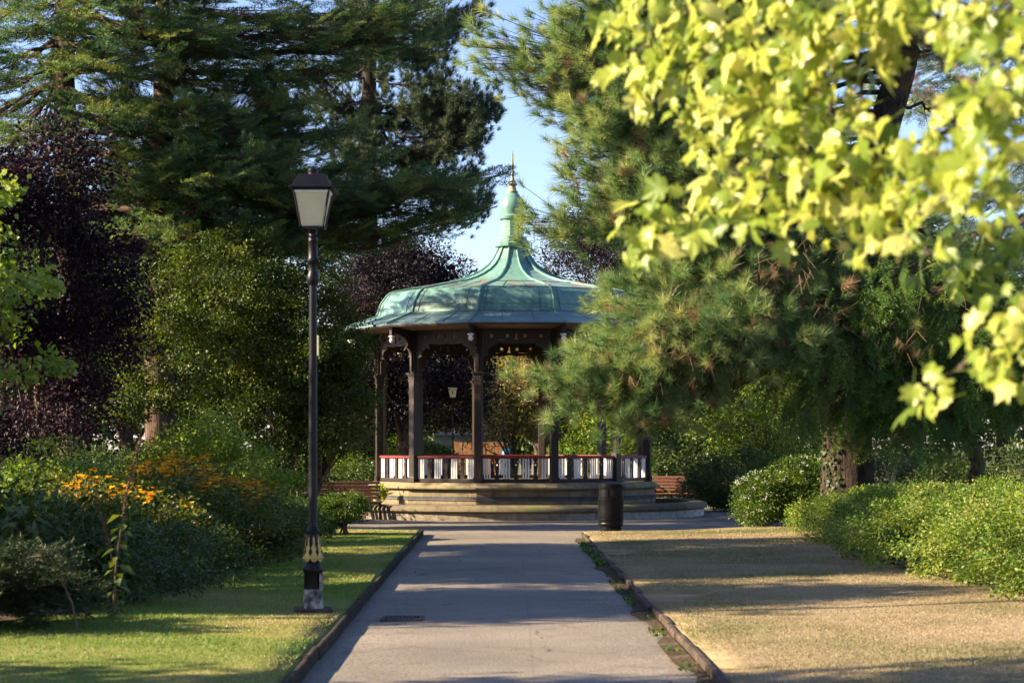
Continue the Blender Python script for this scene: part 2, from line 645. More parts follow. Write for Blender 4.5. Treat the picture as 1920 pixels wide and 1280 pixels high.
def stone(name, cols, course, bump=.4, moss=0.0, wlen=.75, mortar=(.12, .10, .08)):
    """squared stone on a ring: blocks run round the object's own axis"""
    m, nt, out = new_mat(name)
    tc = nt.nodes.new('ShaderNodeTexCoord')
    sx = nt.nodes.new('ShaderNodeSeparateXYZ')
    nt.links.new(tc.outputs['Object'], sx.inputs[0])
    at2 = N(nt, 'ShaderNodeMath', operation='ARCTAN2')
    nt.links.new(sx.outputs['Y'], at2.inputs[0])
    nt.links.new(sx.outputs['X'], at2.inputs[1])
    mu = N(nt, 'ShaderNodeMath', operation='MULTIPLY')
    mu.inputs[1].default_value = 3.6
    nt.links.new(at2.outputs[0], mu.inputs[0])
    cb = nt.nodes.new('ShaderNodeCombineXYZ')
    nt.links.new(mu.outputs[0], cb.inputs['X'])
    nt.links.new(sx.outputs['Z'], cb.inputs['Y'])
    br = nt.nodes.new('ShaderNodeTexBrick')
    br.inputs['Scale'].default_value = 1
    br.inputs['Brick Width'].default_value = wlen
    br.inputs['Row Height'].default_value = course
    br.inputs['Mortar Size'].default_value = .009
    br.inputs['Mortar Smooth'].default_value = .3
    br.inputs['Color1'].default_value = (*cols[0], 1)
    br.inputs['Color2'].default_value = (*cols[1], 1)
    br.inputs['Mortar'].default_value = (*mortar, 1)
    nt.links.new(cb.outputs[0], br.inputs['Vector'])
    g = noise(nt, 5, 8, .65)
    st = ramp(nt, g, [(.28, (.45, .42, .38)), (.5, (1, 1, 1)), (.75, (1.25, 1.15, 1.0))])
    c = mixc(nt, 1.0, br.outputs['Color'], st, 'MULTIPLY')
    if moss:
        k = noise(nt, 2.2, 7, .7)
        c = mixc(nt, ramp(nt, k, [(.48, (0, 0, 0)), (.62, (moss, moss, moss))]), c, (.13, .15, .045))
    f = noise(nt, 40, 5, .7)
    hm = N(nt, 'ShaderNodeMath', operation='SUBTRACT')
    nt.links.new(f, hm.inputs[0])
    nt.links.new(br.outputs['Fac'], hm.inputs[1])
    surf(nt, out, c, .85, .2, 0, hm.outputs[0], bump, .012)
    return m


def copper():
    m, nt, out = new_mat('verdigris_copper')
    a = noise(nt, 1.6, 8, .62, dist=.4)
    c = ramp(nt, a, [(.22, (.065, .165, .150)), (.42, (.105, .235, .208)), (.6, (.135, .275, .24)), (.8, (.185, .335, .29))])
    # rain streaks running down the sheets
    tc = nt.nodes.new('ShaderNodeTexCoord')
    mp = nt.nodes.new('ShaderNodeMapping')
    mp.inputs['Scale'].default_value = (7, 7, .7)
    nt.links.new(tc.outputs['Object'], mp.inputs[0])
    s2 = noise(nt, 1.6, 6, .6, mp.outputs[0])
    c = mixc(nt, 1.0, c, ramp(nt, s2, [(.3, (.68, .70, .71)), (.5, (1, 1, 1)), (.7, (1.25, 1.2, 1.15))]), 'MULTIPLY')
    # bare rusty patches high on the front facets
    sx = nt.nodes.new('ShaderNodeSeparateXYZ')
    nt.links.new(tc.outputs['Object'], sx.inputs[0])
    zr = nt.nodes.new('ShaderNodeMapRange')
    zr.inputs[1].default_value, zr.inputs[2].default_value = 5.22, 5.62
    nt.links.new(sx.outputs['Z'], zr.inputs[0])
    zz = ramp(nt, zr.outputs[0], [(0, (0, 0, 0)), (.15, (1, 1, 1)), (.8, (1, 1, 1)), (1, (0, 0, 0))])
    mp2 = nt.nodes.new('ShaderNodeMapping')
    mp2.inputs['Scale'].default_value = (1.5, 1.5, 3.5)
    mp2.inputs['Location'].default_value = (.35, .2, .1)
    nt.links.new(tc.outputs['Object'], mp2.inputs[0])
    rn = noise(nt, 2.1, 9, .7, mp2.outputs[0])
    rm = mixc(nt, 1.0, zz, ramp(nt, rn, [(.54, (0, 0, 0)), (.565, (1, 1, 1))]), 'MULTIPLY')
    c = mixc(nt, rm, c, (.23, .095, .045))
    f = noise(nt, 14, 4)
    surf(nt, out, c, .42, .5, 0, f, .12, .02)
    return m


def painted_wood(name, col, wear, scale=9, rough=.5):
    m, nt, out = new_mat(name)
    tc = nt.nodes.new('ShaderNodeTexCoord')
    mp = nt.nodes.new('ShaderNodeMapping')
    mp.inputs['Scale'].default_value = (1, 1, .22)
    nt.links.new(tc.outputs['Object'], mp.inputs[0])
    a = noise(nt, scale, 8, .65, mp.outputs[0])
    d = tuple(x * .7 for x in col)
    c = ramp(nt, a, [(.3, d), (.5, col), (.66, col), (.74, wear)])
    f = noise(nt, 60, 4)
    surf(nt, out, c, rough, .35, 0, f, .15, .004)
    return m


def plaster():
    m, nt, out = new_mat('rough_shaded_render')
    a = noise(nt, 7, 9, .7)
    tc = nt.nodes.new('ShaderNodeTexCoord')
    sx = nt.nodes.new('ShaderNodeSeparateXYZ')
    nt.links.new(tc.outputs['Object'], sx.inputs[0])
    mr = nt.nodes.new('ShaderNodeMapRange')       # right-hand side paler and bluer: its shading is put into the colour
    mr.inputs[1].default_value, mr.inputs[2].default_value = .6, 3.2
    nt.links.new(sx.outputs['X'], mr.inputs[0])
    plain = ramp(nt, a, [(.3, (.13, .115, .095)), (.5, (.22, .19, .15)), (.7, (.32, .28, .22))])
    white = ramp(nt, a, [(.36, (.16, .15, .14)), (.46, (.42, .43, .43)), (.7, (.56, .57, .57))])
    c = mixc(nt, mr.outputs[0], plain, white)
    f = noise(nt, 30, 6, .7)
    surf(nt, out, c, .9, .15, 0, f, .8, .025)
    return m


M['asphalt'] = asphalt()
M['coping'] = stone('sandstone_coping', ((.25, .205, .138), (.19, .157, .104)), 5.0, .45, .6, .9)
M['stone'] = stone('sandstone_blocks', ((.24, .19, .128), (.155, .127, .09)), .155, .6, .35, .62)
M['blue_brick'] = stone('blue_brick_band', ((.065, .07, .085), (.045, .05, .062)), .085, .3, 0, .3)
M['wall_cap'] = stone('mossy_coping', ((.17, .135, .095), (.115, .095, .072)), 5.0, .7, .75, .8)
M['render'] = plaster()
M['copper'] = copper()
M['skirt'] = noisy('sky_toned_skirt_sheet', [(.3, (.085, .15, .158)), (.5, (.13, .205, .21)), (.7, (.185, .265, .265))], 3.5, .34, .6, .1, .02, 14)  # paler grey-blue base colour stands in for sky reflected in the skirt
M['welt'] = noisy('dark_seam', [(.3, (.035, .085, .085)), (.7, (.075, .15, .145))], 9, .5)
M['brown'] = painted_wood('dark_brown_paint', (.022, .012, .0085), (.06, .042, .032))
M['soffit'] = painted_wood('faded_brown_boards', (.20, .125, .085), (.3, .22, .16))
M['red'] = painted_wood('red_paint', (.17, .019, .015), (.26, .08, .055))
M['white'] = painted_wood('white_paint', (.74, .73, .70), (.55, .52, .46))
M['spike'] = noisy('weathered_lead', [(.35, (.17, .155, .095)), (.65, (.30, .27, .17))], 8, .55)
M['black'] = noisy('black_gloss_paint', [(.35, (.0025, .003, .0048)), (.62, (.005, .006, .010)), (.86, (.014, .014, .015))], 5, .42, .22, .2, .004, 40)
M['plastic'] = noisy('black_bin_plastic', [(.35, (.0015, .002, .0032)), (.6, (.003, .0038, .0056)), (.86, (.012, .012, .012))], 4, .4, .18, .25, .004, 30)
M['gold'] = noisy('worn_gold_paint', [(.35, (.28, .19, .05)), (.6, (.50, .37, .10)), (.8, (.62, .50, .22))], 18, .5, .4)
M['flaked'] = noisy('flaked_base_paint', [(.38, (.03, .03, .03)), (.50, (.16, .145, .13)), (.60, (.34, .32, .29)), (.75, (.42, .40, .37))], 11, .8, .2, .6, .01, 40)
M['cream'] = noisy('cream_diffuser', [(.3, (.60, .53, .33)), (.7, (.70, .63, .42))], 5, .35, .5, .05)
M['bench_wood'] = painted_wood('bench_slats', (.27, .125, .085), (.36, .23, .17), 12, .55)
M['iron'] = noisy('dark_iron', [(.35, (.016, .016, .017)), (.7, (.04, .038, .036))], 9, .55)
M['kerb_dark'] = noisy('dark_edging', [(.3, (.02, .016, .013)), (.55, (.04, .032, .025)), (.75, (.085, .07, .055))], 6, .9, .15, .7, .02, 30)
M['kerb_red'] = noisy('reddish_kerb', [(.3, (.03, .023, .018)), (.55, (.07, .052, .041)), (.75, (.14, .108, .088))], 5, .85, .2, .6, .02, 30)
M['soil'] = noisy('soil', [(.3, (.035, .026, .018)), (.55, (.075, .055, .036)), (.75, (.14, .105, .07))], 4, .95, .1, .8, .04, 25)
M['gravel'] = noisy('basin_soil', [(.3, (.08, .065, .045)), (.6, (.19, .155, .11))], 8, .95, .1, .8, .03, 40)
M['grate'] = noisy('rusty_iron', [(.35, (.05, .036, .03)), (.7, (.10, .07, .055))], 20, .7)
def bark(name, stops):
    m, nt, out = new_mat(name)
    tc = nt.nodes.new('ShaderNodeTexCoord')
    mp = nt.nodes.new('ShaderNodeMapping')
    mp.inputs['Scale'].default_value = (1, 1, .16)
    nt.links.new(tc.outputs['Object'], mp.inputs[0])
    f = noise(nt, 15, 7, .7, mp.outputs[0], .6)
    g = noise(nt, 3, 4)
    c = mixc(nt, 1.0, ramp(nt, f, stops), ramp(nt, g, [(.3, (.65, .65, .65)), (.7, (1.25, 1.2, 1.15))]), 'MULTIPLY')
    surf(nt, out, c, .92, .12, 0, f, 1.0, .08)
    return m


M['bark_old'] = bark('furrowed_bark', [(.32, (.010, .008, .007)), (.5, (.045, .036, .030)), (.72, (.10, .083, .070))])
M['bark'] = noisy('brown_bark', [(.3, (.035, .026, .02)), (.5, (.085, .062, .046)), (.72, (.17, .125, .092))], 9, .9, .15, 1.0, .05, 26)
M['bark_red'] = bark('reddish_pine_bark', [(.3, (.03, .021, .016)), (.5, (.11, .075, .058)), (.72, (.22, .155, .12))])
M['bark_pale'] = noisy('pale_bark', [(.3, (.16, .125, .085)), (.6, (.34, .27, .18))], 14, .85, .15, .5, .02, 30)
M['roof_slate'] = noisy('grey_slate', [(.35, (.14, .14, .155)), (.65, (.2, .2, .215))], 6, .7)
M['hut_wall'] = noisy('dull_green_boards', [(.35, (.10, .12, .09)), (.65, (.16, .18, .14))], 3, .8)
M['orange_wood'] = noisy('orange_fence_boards', [(.35, (.33, .145, .05)), (.65, (.48, .23, .085))], 5, .7)
M['ride_blue'] = noisy('blue_gloss_plastic', [(.3, (.035, .25, .50)), (.7, (.05, .33, .60))], 3, .3, .5, 0)
M['ride_green'] = noisy('green_gloss_plastic', [(.3, (.10, .36, .04)), (.7, (.16, .46, .06))], 3, .3, .5, 0)
M['ride_yellow'] = noisy('yellow_gloss_plastic', [(.3, (.62, .42, .04)), (.7, (.72, .52, .07))], 3, .3, .5, 0)
M['ride_pale'] = noisy('cream_gloss_plastic', [(.3, (.6, .56, .45)), (.7, (.7, .66, .55))], 3, .35, .5, 0)
M['petal_white'] = leaf_mat('white_petal', [(.62, .63, .66), (.75, .75, .74)], .3, gain=1)
M['petal_orange'] = leaf_mat('orange_petal', [(.62, .22, .03), (.78, .44, .05), (.82, .60, .10)], .35, gain=1)


def lawn_mat(name, stops, stops2):
    m, nt, out = new_mat(name)
    a = noise(nt, .75, 8, .68)
    b = noise(nt, 24, 5, .7)
    c1 = ramp(nt, a, stops)
    c = mixc(nt, 1.0, c1, ramp(nt, b, [(.3, (.55, .55, .5)), (.5, (1, 1, 1)), (.7, (1.3, 1.25, 1.15))]), 'MULTIPLY')
    surf(nt, out, c, .95, .1, 0, b, .9, .03)
    return m


M['lawn_green'] = lawn_mat('mown_green_turf', [(.3, (.085, .125, .024)), (.5, (.155, .18, .045)), (.72, (.28, .235, .10))], None)
M['lawn_dry'] = lawn_mat('parched_turf', [(.28, (.10, .105, .045)), (.42, (.21, .17, .095)), (.55, (.28, .222, .135)), (.72, (.33, .265, .17))], None)
M['ground'] = lawn_mat('rough_ground', [(.3, (.03, .04, .015)), (.55, (.06, .065, .028)), (.75, (.1, .085, .05))], None)

# =================================================================== setting: ground, path, plaza, lawns, kerbs
CX, CY, ROT = .013, 48.3, math.radians(1.5)          # bandstand axis
PLZ = 11.6                                           # radius of the tarmac round the bandstand


def sheet(name, xs, ys, zf, mat, kind='structure', skirt=0.0):
    """grid sheet; ys may be a function of x giving (y0, y1)"""
    nx, ny = len(xs), 60
    v, f = [], []
    for x in xs:
        y0, y1 = ys(x)
        for j in range(ny):
            y = y0 + (y1 - y0) * j / (ny - 1)
            v.append((x, y, zf(x, y)))
    for i in range(nx - 1):
        for j in range(ny - 1):
            a = i * ny + j
            f.append((a, a + ny, a + ny + 1, a + 1))
    if skirt:
        ring = [i * ny for i in range(nx)] + [(nx - 1) * ny + j for j in range(ny)] + [i * ny + ny - 1 for i in range(nx - 1, -1, -1)] + list(range(ny - 1, -1, -1))
        for a, b in zip(ring, ring[1:] + ring[:1]):
            if a == b: continue
            k = len(v)
            v += [(v[a][0], v[a][1], v[a][2] - skirt), (v[b][0], v[b][1], v[b][2] - skirt)]
            f.append((a, k, k + 1, b))
    me = bpy.data.meshes.new(name)
    me.from_pydata(v, [], f)
    me.materials.append(mat)
    me.update()
    me.polygons.foreach_set('use_smooth', [True] * len(me.polygons))
    return tag(link(name, me), kind=kind)


gm = MB()
gm.add([(-500, -60, -.03), (500, -60, -.03), (500, 900, -.03), (-500, 900, -.03)], [(0, 1, 2, 3)])
tag(gm.build('ground', M['ground']), kind='structure')


def edgeL(y): return -1.46 - .19 * (y - 9.9) / 26        # kerb lines of the path
def edgeR(y): return 1.44 - .16 * (y - 9.9) / 26


def lawn_end(x): return CY - math.sqrt(max(PLZ * PLZ - x * x, 0)) if abs(x) < 9 else CY - math.sqrt(PLZ * PLZ - 81)


pm = MB()
vv, ff = [], []
for j in range(60):
    y = 1 + 37 * j / 59
    for k in range(7):
        t = k / 6
        x = edgeL(y) - .06 + (edgeR(y) - edgeL(y) + .12) * t
        vv.append((x, y, .012 - .02 * (2 * t - 1) ** 2 + .008))
for j in range(59):
    for k in range(6):
        a = j * 7 + k
        ff.append((a, a + 1, a + 8, a + 7))
pm.add(vv, ff)
tag(pm.build('path', M['asphalt'], smooth=True), kind='structure')
pz = MB()
ring = [(CX + (PLZ + .25) * math.cos(2 * PI * k / 96), CY + (PLZ + .25) * math.sin(2 * PI * k / 96), -.008) for k in range(96)]
pz.add(ring, [tuple(range(96))])
pz.add([(11, 44, -.012), (60, 40, -.012), (60, 46, -.012), (11, 51, -.012)], [(0, 1, 2, 3)])
pz.add([(-11, 44, -.012), (-11, 51, -.012), (-60, 50, -.012), (-60, 44, -.012)], [(0, 1, 2, 3)])
tag(pz.build('plaza', M['asphalt']), kind='structure')

und = lambda x, y: .012 * math.sin(1.3 * x + .7 * y) + .01 * math.sin(2.1 * y - .8 * x)
LZ, RZ = .10, .055
sheet('lawn_left', np.linspace(-24, -1.62, 70), lambda x: (1.0, lawn_end(x)), lambda x, y: LZ + und(x, y) * min(1, max(0, (-1.6 - x) * 2)) - .0 , M['lawn_green'], skirt=.2)
lr = sheet('lawn_right', np.linspace(1.36, 24, 70), lambda x: (1.0, lawn_end(x)), lambda x, y: RZ + und(x, y) * min(1, max(0, (x - 1.5) * 2)) + .02 * max(0, x - 1.4) , M['lawn_dry'], skirt=.25)
for ob, ef, x0 in ((bpy.data.objects['lawn_left'], edgeL, -1.62), (lr, edgeR, 1.36)):    # let the lawn edge follow its kerb
    for v in ob.data.vertices:
        w = max(0, 1 - abs(v.co.x - x0) / 2.0)
        v.co.x += (ef(v.co.y) + (-.03 if x0 < 0 else .03) - x0) * w
# planting beds under the shrubs
bed = [(-3.3, 36), (-3.2, 28), (-3.75, 19.2), (-4.8, 16.3), (-9, 15), (-24, 15), (-24, 37), (-8, 38.5)]
bm_ = MB()
bm_.add([(x, y, LZ + .026) for x, y in bed], [tuple(range(len(bed)))])
tag(bm_.build('flower_bed', M['soil']), kind='structure')
bed = [(5.3, 18.3), (4.85, 24), (5.0, 30), (5.5, 37.2), (6.2, 38.4), (24, 42), (24, 18.3)]
bm_ = MB()
bm_.add([(x, y, RZ + .02 * max(0, x - 1.4) + .03) for x, y in bed], [tuple(range(len(bed)))])
tag(bm_.build('planting_bed', M['soil']), kind='structure')

kl = MB()
y = 2.0
while y < 36.6:
    l = random.uniform(.8, 1.0)
    y2 = min(y + l, 36.7)
    x = edgeL((y + y2) / 2) + random.uniform(-.006, .006)
    kl.box((x, (y + y2) / 2, .055 + random.uniform(-.006, .006)), (.042, y2 - y - .004, .11), -math.atan2(edgeL(y2) - edgeL(y), y2 - y))
    y = y2
tag(kl.build('kerb_left', M['kerb_dark'], bevel=.012), kind='structure')
kr = MB()
y = 2.0
while y < 36.4:
    l = random.uniform(.75, 1.05)
    y2 = min(y + l, 36.5)
    x = edgeR((y + y2) / 2) + random.uniform(-.018, .018)
    kr.box((x, (y + y2) / 2, .018 + random.uniform(-.014, .008)), (.055, y2 - y - .012, .11), -math.atan2(edgeR(y2) - edgeR(y), y2 - y) + random.uniform(-.012, .012))
    y = y2
tag(kr.build('kerb_right', M['kerb_red'], bevel=.012), kind='structure')
gt = MB()       # soil-filled gutter along the right-hand kerb
vv, ff = [], []
for j in range(60):
    y = 2 + 33 * j / 59
    w = .13 + .05 * math.sin(y * 1.7) + .03 * math.sin(y * 4.3)
    vv += [(edgeR(y) - w - .03, y, .0165), (edgeR(y) - .03, y, .026)]
for j in range(59): ff.append((2 * j, 2 * j + 1, 2 * j + 3, 2 * j + 2))
gt.add(vv, ff)
tag(gt.build('gutter', M['soil'], smooth=True), kind='structure')

# =================================================================== bandstand
BS = thing('bandstand', 'twelve-sided bandstand with green copper roof, dark brown posts and red handrail on a stone plinth', 'bandstand', (CX, CY, 0), ROT)
NS = 12
A0 = -PI / 2 + PI / NS                      # a corner, so a facet faces the camera
STEP = 2 * PI / NS
AP = math.cos(PI / NS)


def ring12(prof, name, mat, caps=True, smooth=False, bevel=0):
    return MB().lathe(prof, NS, a0=A0, caps=caps).build(name, mat, BS, smooth, bevel)


ring12([(3.50, -.05), (3.50, .40)], 'plinth_wall', M['stone'])
ring12([(3.52, .402), (3.52, .485)], 'brick_band', M['blue_brick'])
ring12([(3.485, .487), (3.485, .652)], 'upper_course', M['stone'])
ring12([(3.49, .654), (3.60, .665), (3.605, .70), (3.46, .80), (3.10, .803)], 'coping', M['coping'], True)
ring12([(3.1, .806), (3.05, .812)], 'floor', M['gravel'])

# roof shell: 12 flat facets on a curved profile
prof = [(4.17, 4.385), (4.17, 4.415), (3.42, 4.685), (3.37, 4.70), (3.345, 4.735), (3.33, 4.80), (3.26, 5.00), (3.12, 5.19), (3.03, 5.262), (2.98, 5.285),
        (2.40, 5.40), (1.90, 5.488), (1.56, 5.555), (1.25, 5.645), (1.0, 5.745), (.78, 5.86), (.60, 6.00), (.475, 6.16), (.385, 6.33), (.33, 6.45)]
ring12(prof[3:], 'roof', M['copper'], False)
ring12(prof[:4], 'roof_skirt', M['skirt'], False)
under = [(4.155, 4.383), (4.13, 4.362), (3.42, 4.292), (3.20, 4.30), (2.2, 4.62), (.9, 4.9), (.05, 5.0)]
ring12(under, 'ceiling', M['soffit'], False)
ring12([(4.14, 4.345), (4.168, 4.345), (4.168, 4.384), (4.14, 4.384)], 'eaves_board', M['brown'], False)
ring12([(.33, 6.44), (.43, 6.46), (.44, 6.54), (.40, 6.56), (.40, 6.60), (.355, 6.63), (.355, 6.68), (.30, 6.70)], 'collar', M['copper'], True)
ring12([(.275, 6.70), (.265, 7.12)], 'lantern_drum', M['copper'], False)
MB().lathe([(.26, 7.10), (.315, 7.13), (.33, 7.19), (.30, 7.22), (.27, 7.24), (.285, 7.34), (.30, 7.42), (.285, 7.52), (.24, 7.63), (.17, 7.72), (.12, 7.77)],
           24).build('cupola', M['copper'], BS, True)
MB().lathe([(.13, 7.765), (.135, 7.80), (.10, 7.83), (.085, 7.88), (.075, 7.93), (.115, 7.965), (.12, 7.985), (.07, 8.02), (.045, 8.10), (.035, 8.2), (.016, 8.70),
            (.004, 8.80)], 16).build('finial', M['spike'], BS, True)
rp = [(r, z) for r, z in prof[1:]]
roll = MB().tube([(r + .004, 0, z + .006) for r, z in rp[:3]], .026, 7)
roll.tube([(r + .008, 0, z + .008) for r, z in rp[3:9]], .026, 7)
roll.tube([(r + .006, 0, z + .008) for r, z in rp[8:]], [.032] * 8 + [.024] * (len(rp) - 16), 7)
roll_o = roll.build('hip_roll', M['copper'], BS, True)
ang = lambda k: A0 + k * STEP
roll_o.rotation_euler.z = ang(0)
# welts between the copper sheets of one facet (facet mid at -y)
sm = MB()
for (ra, za, rb_, zb) in ((4.12, 4.437, 3.45, 4.678), ):
    for x in (-.35, .38):
        sm.tube([(x, -ra * AP - .004, za), (x * .93, -rb_ * AP - .004, zb)], .006, 5)
for x in (-.72, .55):
    sm.tube([(x * r / 3.37, -r * AP - .005, z) for r, z in prof[4:9]], .007, 5)
for x in (-.3, .25):
    sm.tube([(x * r / 3.0, -r * AP - .004, z + .004) for r, z in prof[9:12]], .007, 5)
sm.box((0, -3.385 * AP, 4.697), (1.72, .02, .03))
for r, z in ((3.0, 5.275), (1.9, 5.492)):
    sm.box((0, -r * AP, z), (2 * r * math.sin(PI / NS), .03, .018))
sm.tube([(-.86, -3.30 * AP - .004, 4.87), (.86, -3.30 * AP - .004, 4.87)], .005, 5)
seam_o = sm.build('sheet_welt', M['welt'], BS)


def facet_copies(o, skip=()):
    """o was built for the facet / corner 0; set its eleven turned copies, children included"""
    z0 = o.rotation_euler.z
    for k in range(1, NS):
        c = copy_tree(o, BS)
        c.rotation_euler.z = z0 + k * STEP


facet_copies(roll_o)
facet_copies(seam_o)

# corner posts
RC = 3.30
cm = MB()
hw = .088
cm.box((0, 0, 1.99), (2 * hw, 2 * hw, 2.36))
cm.box((0, 0, .87), (.215, .215, .13))
post = link('post', cm.mesh('post', M['brown']), BS, (0, 0, 0))
# the post object sits on the axis so that copies only turn
for v in post.data.vertices: v.co.x += RC
post.rotation_euler.z = A0
bv = post.modifiers.new('bevel', 'BEVEL'); bv.width = .014; bv.segments = 2
cap = MB()
cap.box((RC, 0, 3.135), (.20, .20, .03))
cap.box((RC, 0, 3.20), (.185, .185, .10))
cap.box((RC, 0, 3.265), (.225, .225, .032))
cap.box((RC, 0, 3.30), (.275, .275, .034))
for k in (-1, 0, 1):
    cap.box((RC + .094, k * .05, 3.20), (.012, .016, .09))
    for s in (-1, 1): cap.box((RC + k * .05, s * .094, 3.20), (.016, .012, .09))
cap.build('capital', M['brown'], post, bevel=.005)
um = MB()
um.box((RC, 0, 3.83), (.135, .135, 1.025))
um.build('upper_post', M['brown'], post, bevel=.01)


def scroll(h, w, t=.05):
    """fretted bracket outline (x outwards from the post, z up): a quarter arch with two cusps"""
    out = [(0, 0), (.05, 0)]
    for i in range(9):
        a = PI + -i / 8 * PI * .78
        out.append((.05 + .11 + .11 * math.cos(a), .24 * h / .62 + .13 * math.sin(a) * .9))
    cxx, czz, rx, rz = w, .40 * h / .62, w - .15, h - .40 * h / .62 - .05
    for i in range(11):
        a = PI - i / 10 * PI / 2
        out.append((cxx + rx * math.cos(a), czz + rz * math.sin(a)))
    out += [(w, h), (0, h)]
    return out


sc_in = scroll(.64, .56)
ro = MB()
sc_o = [(RC + .06 + x * 1.05, 3.36 + z * 1.5) for x, z in scroll(.62, .62)]
ro.plate([sc_o], .055, 'xz')
ro.build('eaves_bracket', M['brown'], post)
raf = MB()
raf.box((RC + .36, 0, 4.285), (.74, .09, .11))
raf.box((RC + .70, 0, 4.225), (.085, .085, .13))
raf.build('rafter_tail', M['brown'], post, bevel=.006)
pn = MB()
pn.lathe([(.035, 0), (.072, -.012), (.075, -.035), (.045, -.05), (.035, -.075), (.058, -.10), (.06, -.125), (.04, -.155), (.012, -.175)], 14, (RC + .70, 0, 4.158))
pn.build('pendant', M['white'], post, True)
facet_copies(post)

# frieze board with cut-out stars, and the two arch brackets below it, per facet
half = RC * math.sin(PI / NS) - .07
yF = -RC * AP


def star(cx, cz, r, n=6):
    return [(cx + (r if i % 2 == 0 else r * .5) * math.sin(PI * i / n), cz + (r if i % 2 == 0 else r * .5) * math.cos(PI * i / n)) for i in range(2 * n)]


low = []
for i in range(25):
    x = half - 2 * half * i / 24
    low.append((x, 3.985 - .028 * abs(math.sin(i / 24 * 4 * PI))))
outer = [(-half, 4.262), (half, 4.262)] + low
holes = [star(x, 4.135, .060) for x in (-.56, -.20, .20, .56)]
holes.append([(-.014, 4.19), (.014, 4.19), (.018, 4.11), (.055, 4.045), (-.055, 4.045), (-.018, 4.11)])
for s in (-1, 1):
    holes.append([(s * .20, 4.052), (s * .29, 4.036), (s * .40, 4.034), (s * .52, 4.052), (s * .40, 4.046), (s * .29, 4.047)])
fz = MB().plate([outer] + holes, .045, 'xz', yF).build('frieze', M['brown'], BS)
bmx = MB()
bmx.box((0, yF, 4.278), (2 * half, .12, .030))
bmx.build('beam', M['brown'], fz)
for s in (-1, 1):
    b = MB()
    b.plate([[(s * (half + .015 - x), 3.335 + z) for x, z in scroll(.63, .36)]], .05, 'xz', yF + .004)
    b.build('arch_bracket', M['brown'], fz)
facet_copies(fz)

# balustrade bay
half = RC * math.sin(PI / NS) - .088
rl = MB()
rl.box((0, yF, 1.386), (2 * half, .105, .06))
rail = rl.build('railing', M['red'], BS, bevel=.012)
b = MB()
b.box((0, yF, .853), (2 * half, .085, .085))
b.build('bottom_rail', M['brown'], rail, bevel=.006)
W = 2 * half
cxs = [-.5 * W + W * (i + .5) / 7 for i in range(7)]
for i, x in enumerate(cxs):
    q = MB()
    if i % 2 == 0:
        for dx in (-.060, 0, .060):
            q.box((x + dx, yF, 1.126), (.036, .03, .459))
        q.build('spindle_cluster', M['white'], rail)
    else:
        w = .052
        sh = [(-w, .896), (w, .896), (w, .955), (w * .62, .985), (w * .8, 1.10), (w * .95, 1.24), (w * .6, 1.275), (w * .6, 1.3), (w, 1.315), (w, 1.355),
              (-w, 1.355), (-w, 1.315), (-w * .6, 1.3), (-w * .6, 1.275), (-w * .95, 1.24), (-w * .8, 1.10), (-w * .62, .985), (-w, .955)]
        ht = [(0, 1.185), (.02, 1.212), (.02, 1.226), (.01, 1.233), (0, 1.224), (-.01, 1.233), (-.02, 1.226), (-.02, 1.212)]
        q.plate([[(x + a, z) for a, z in sh], [(x + a, z) for a, z in ht]], .032, 'xz', yF)
        q.build('splat', M['brown'], rail)
facet_copies(rail)
for (x, rz) in ((-.55, 0), (1.95, STEP)):
    g = MB()
    fx = x - (1.7 if rz else 0)
    for i in range(7): g.box((fx - .11 + .036 * i, -3.503 * AP - .002, .275), (.014, .016, .125))
    for i in range(4): g.box((fx, -3.503 * AP - .001, .228 + .031 * i), (.26, .012, .011))
    o = g.build('air_brick', M['soffit'], BS)
    o.rotation_euler.z = rz

# low ring wall
RW = thing('ring_wall', 'low curved stone wall with rounded mossy coping around the foot of the bandstand', 'wall', (CX, CY, 0))
MB().lathe([(4.62, -.05), (4.63, .165), (4.28, .17), (4.28, -.05)], 72, caps=False).build('wall', M['render'], RW)
MB().lathe([(4.26, .172), (4.685, .174), (4.71, .20), (4.705, .25), (4.66, .305), (4.55, .332), (4.36, .335), (4.27, .31), (4.255, .25), (4.26, .172)], 96, caps=False).build(
    'coping', M['wall_cap'], RW, True)
tag(MB().lathe([(3.4, .15), (4.3, .13)], 72, c=(CX, CY, 0), caps=False).build('basin_soil', M['gravel']), kind='structure')

# =================================================================== street lamp
LX, LY = at(587, 18.65).x, 18.65


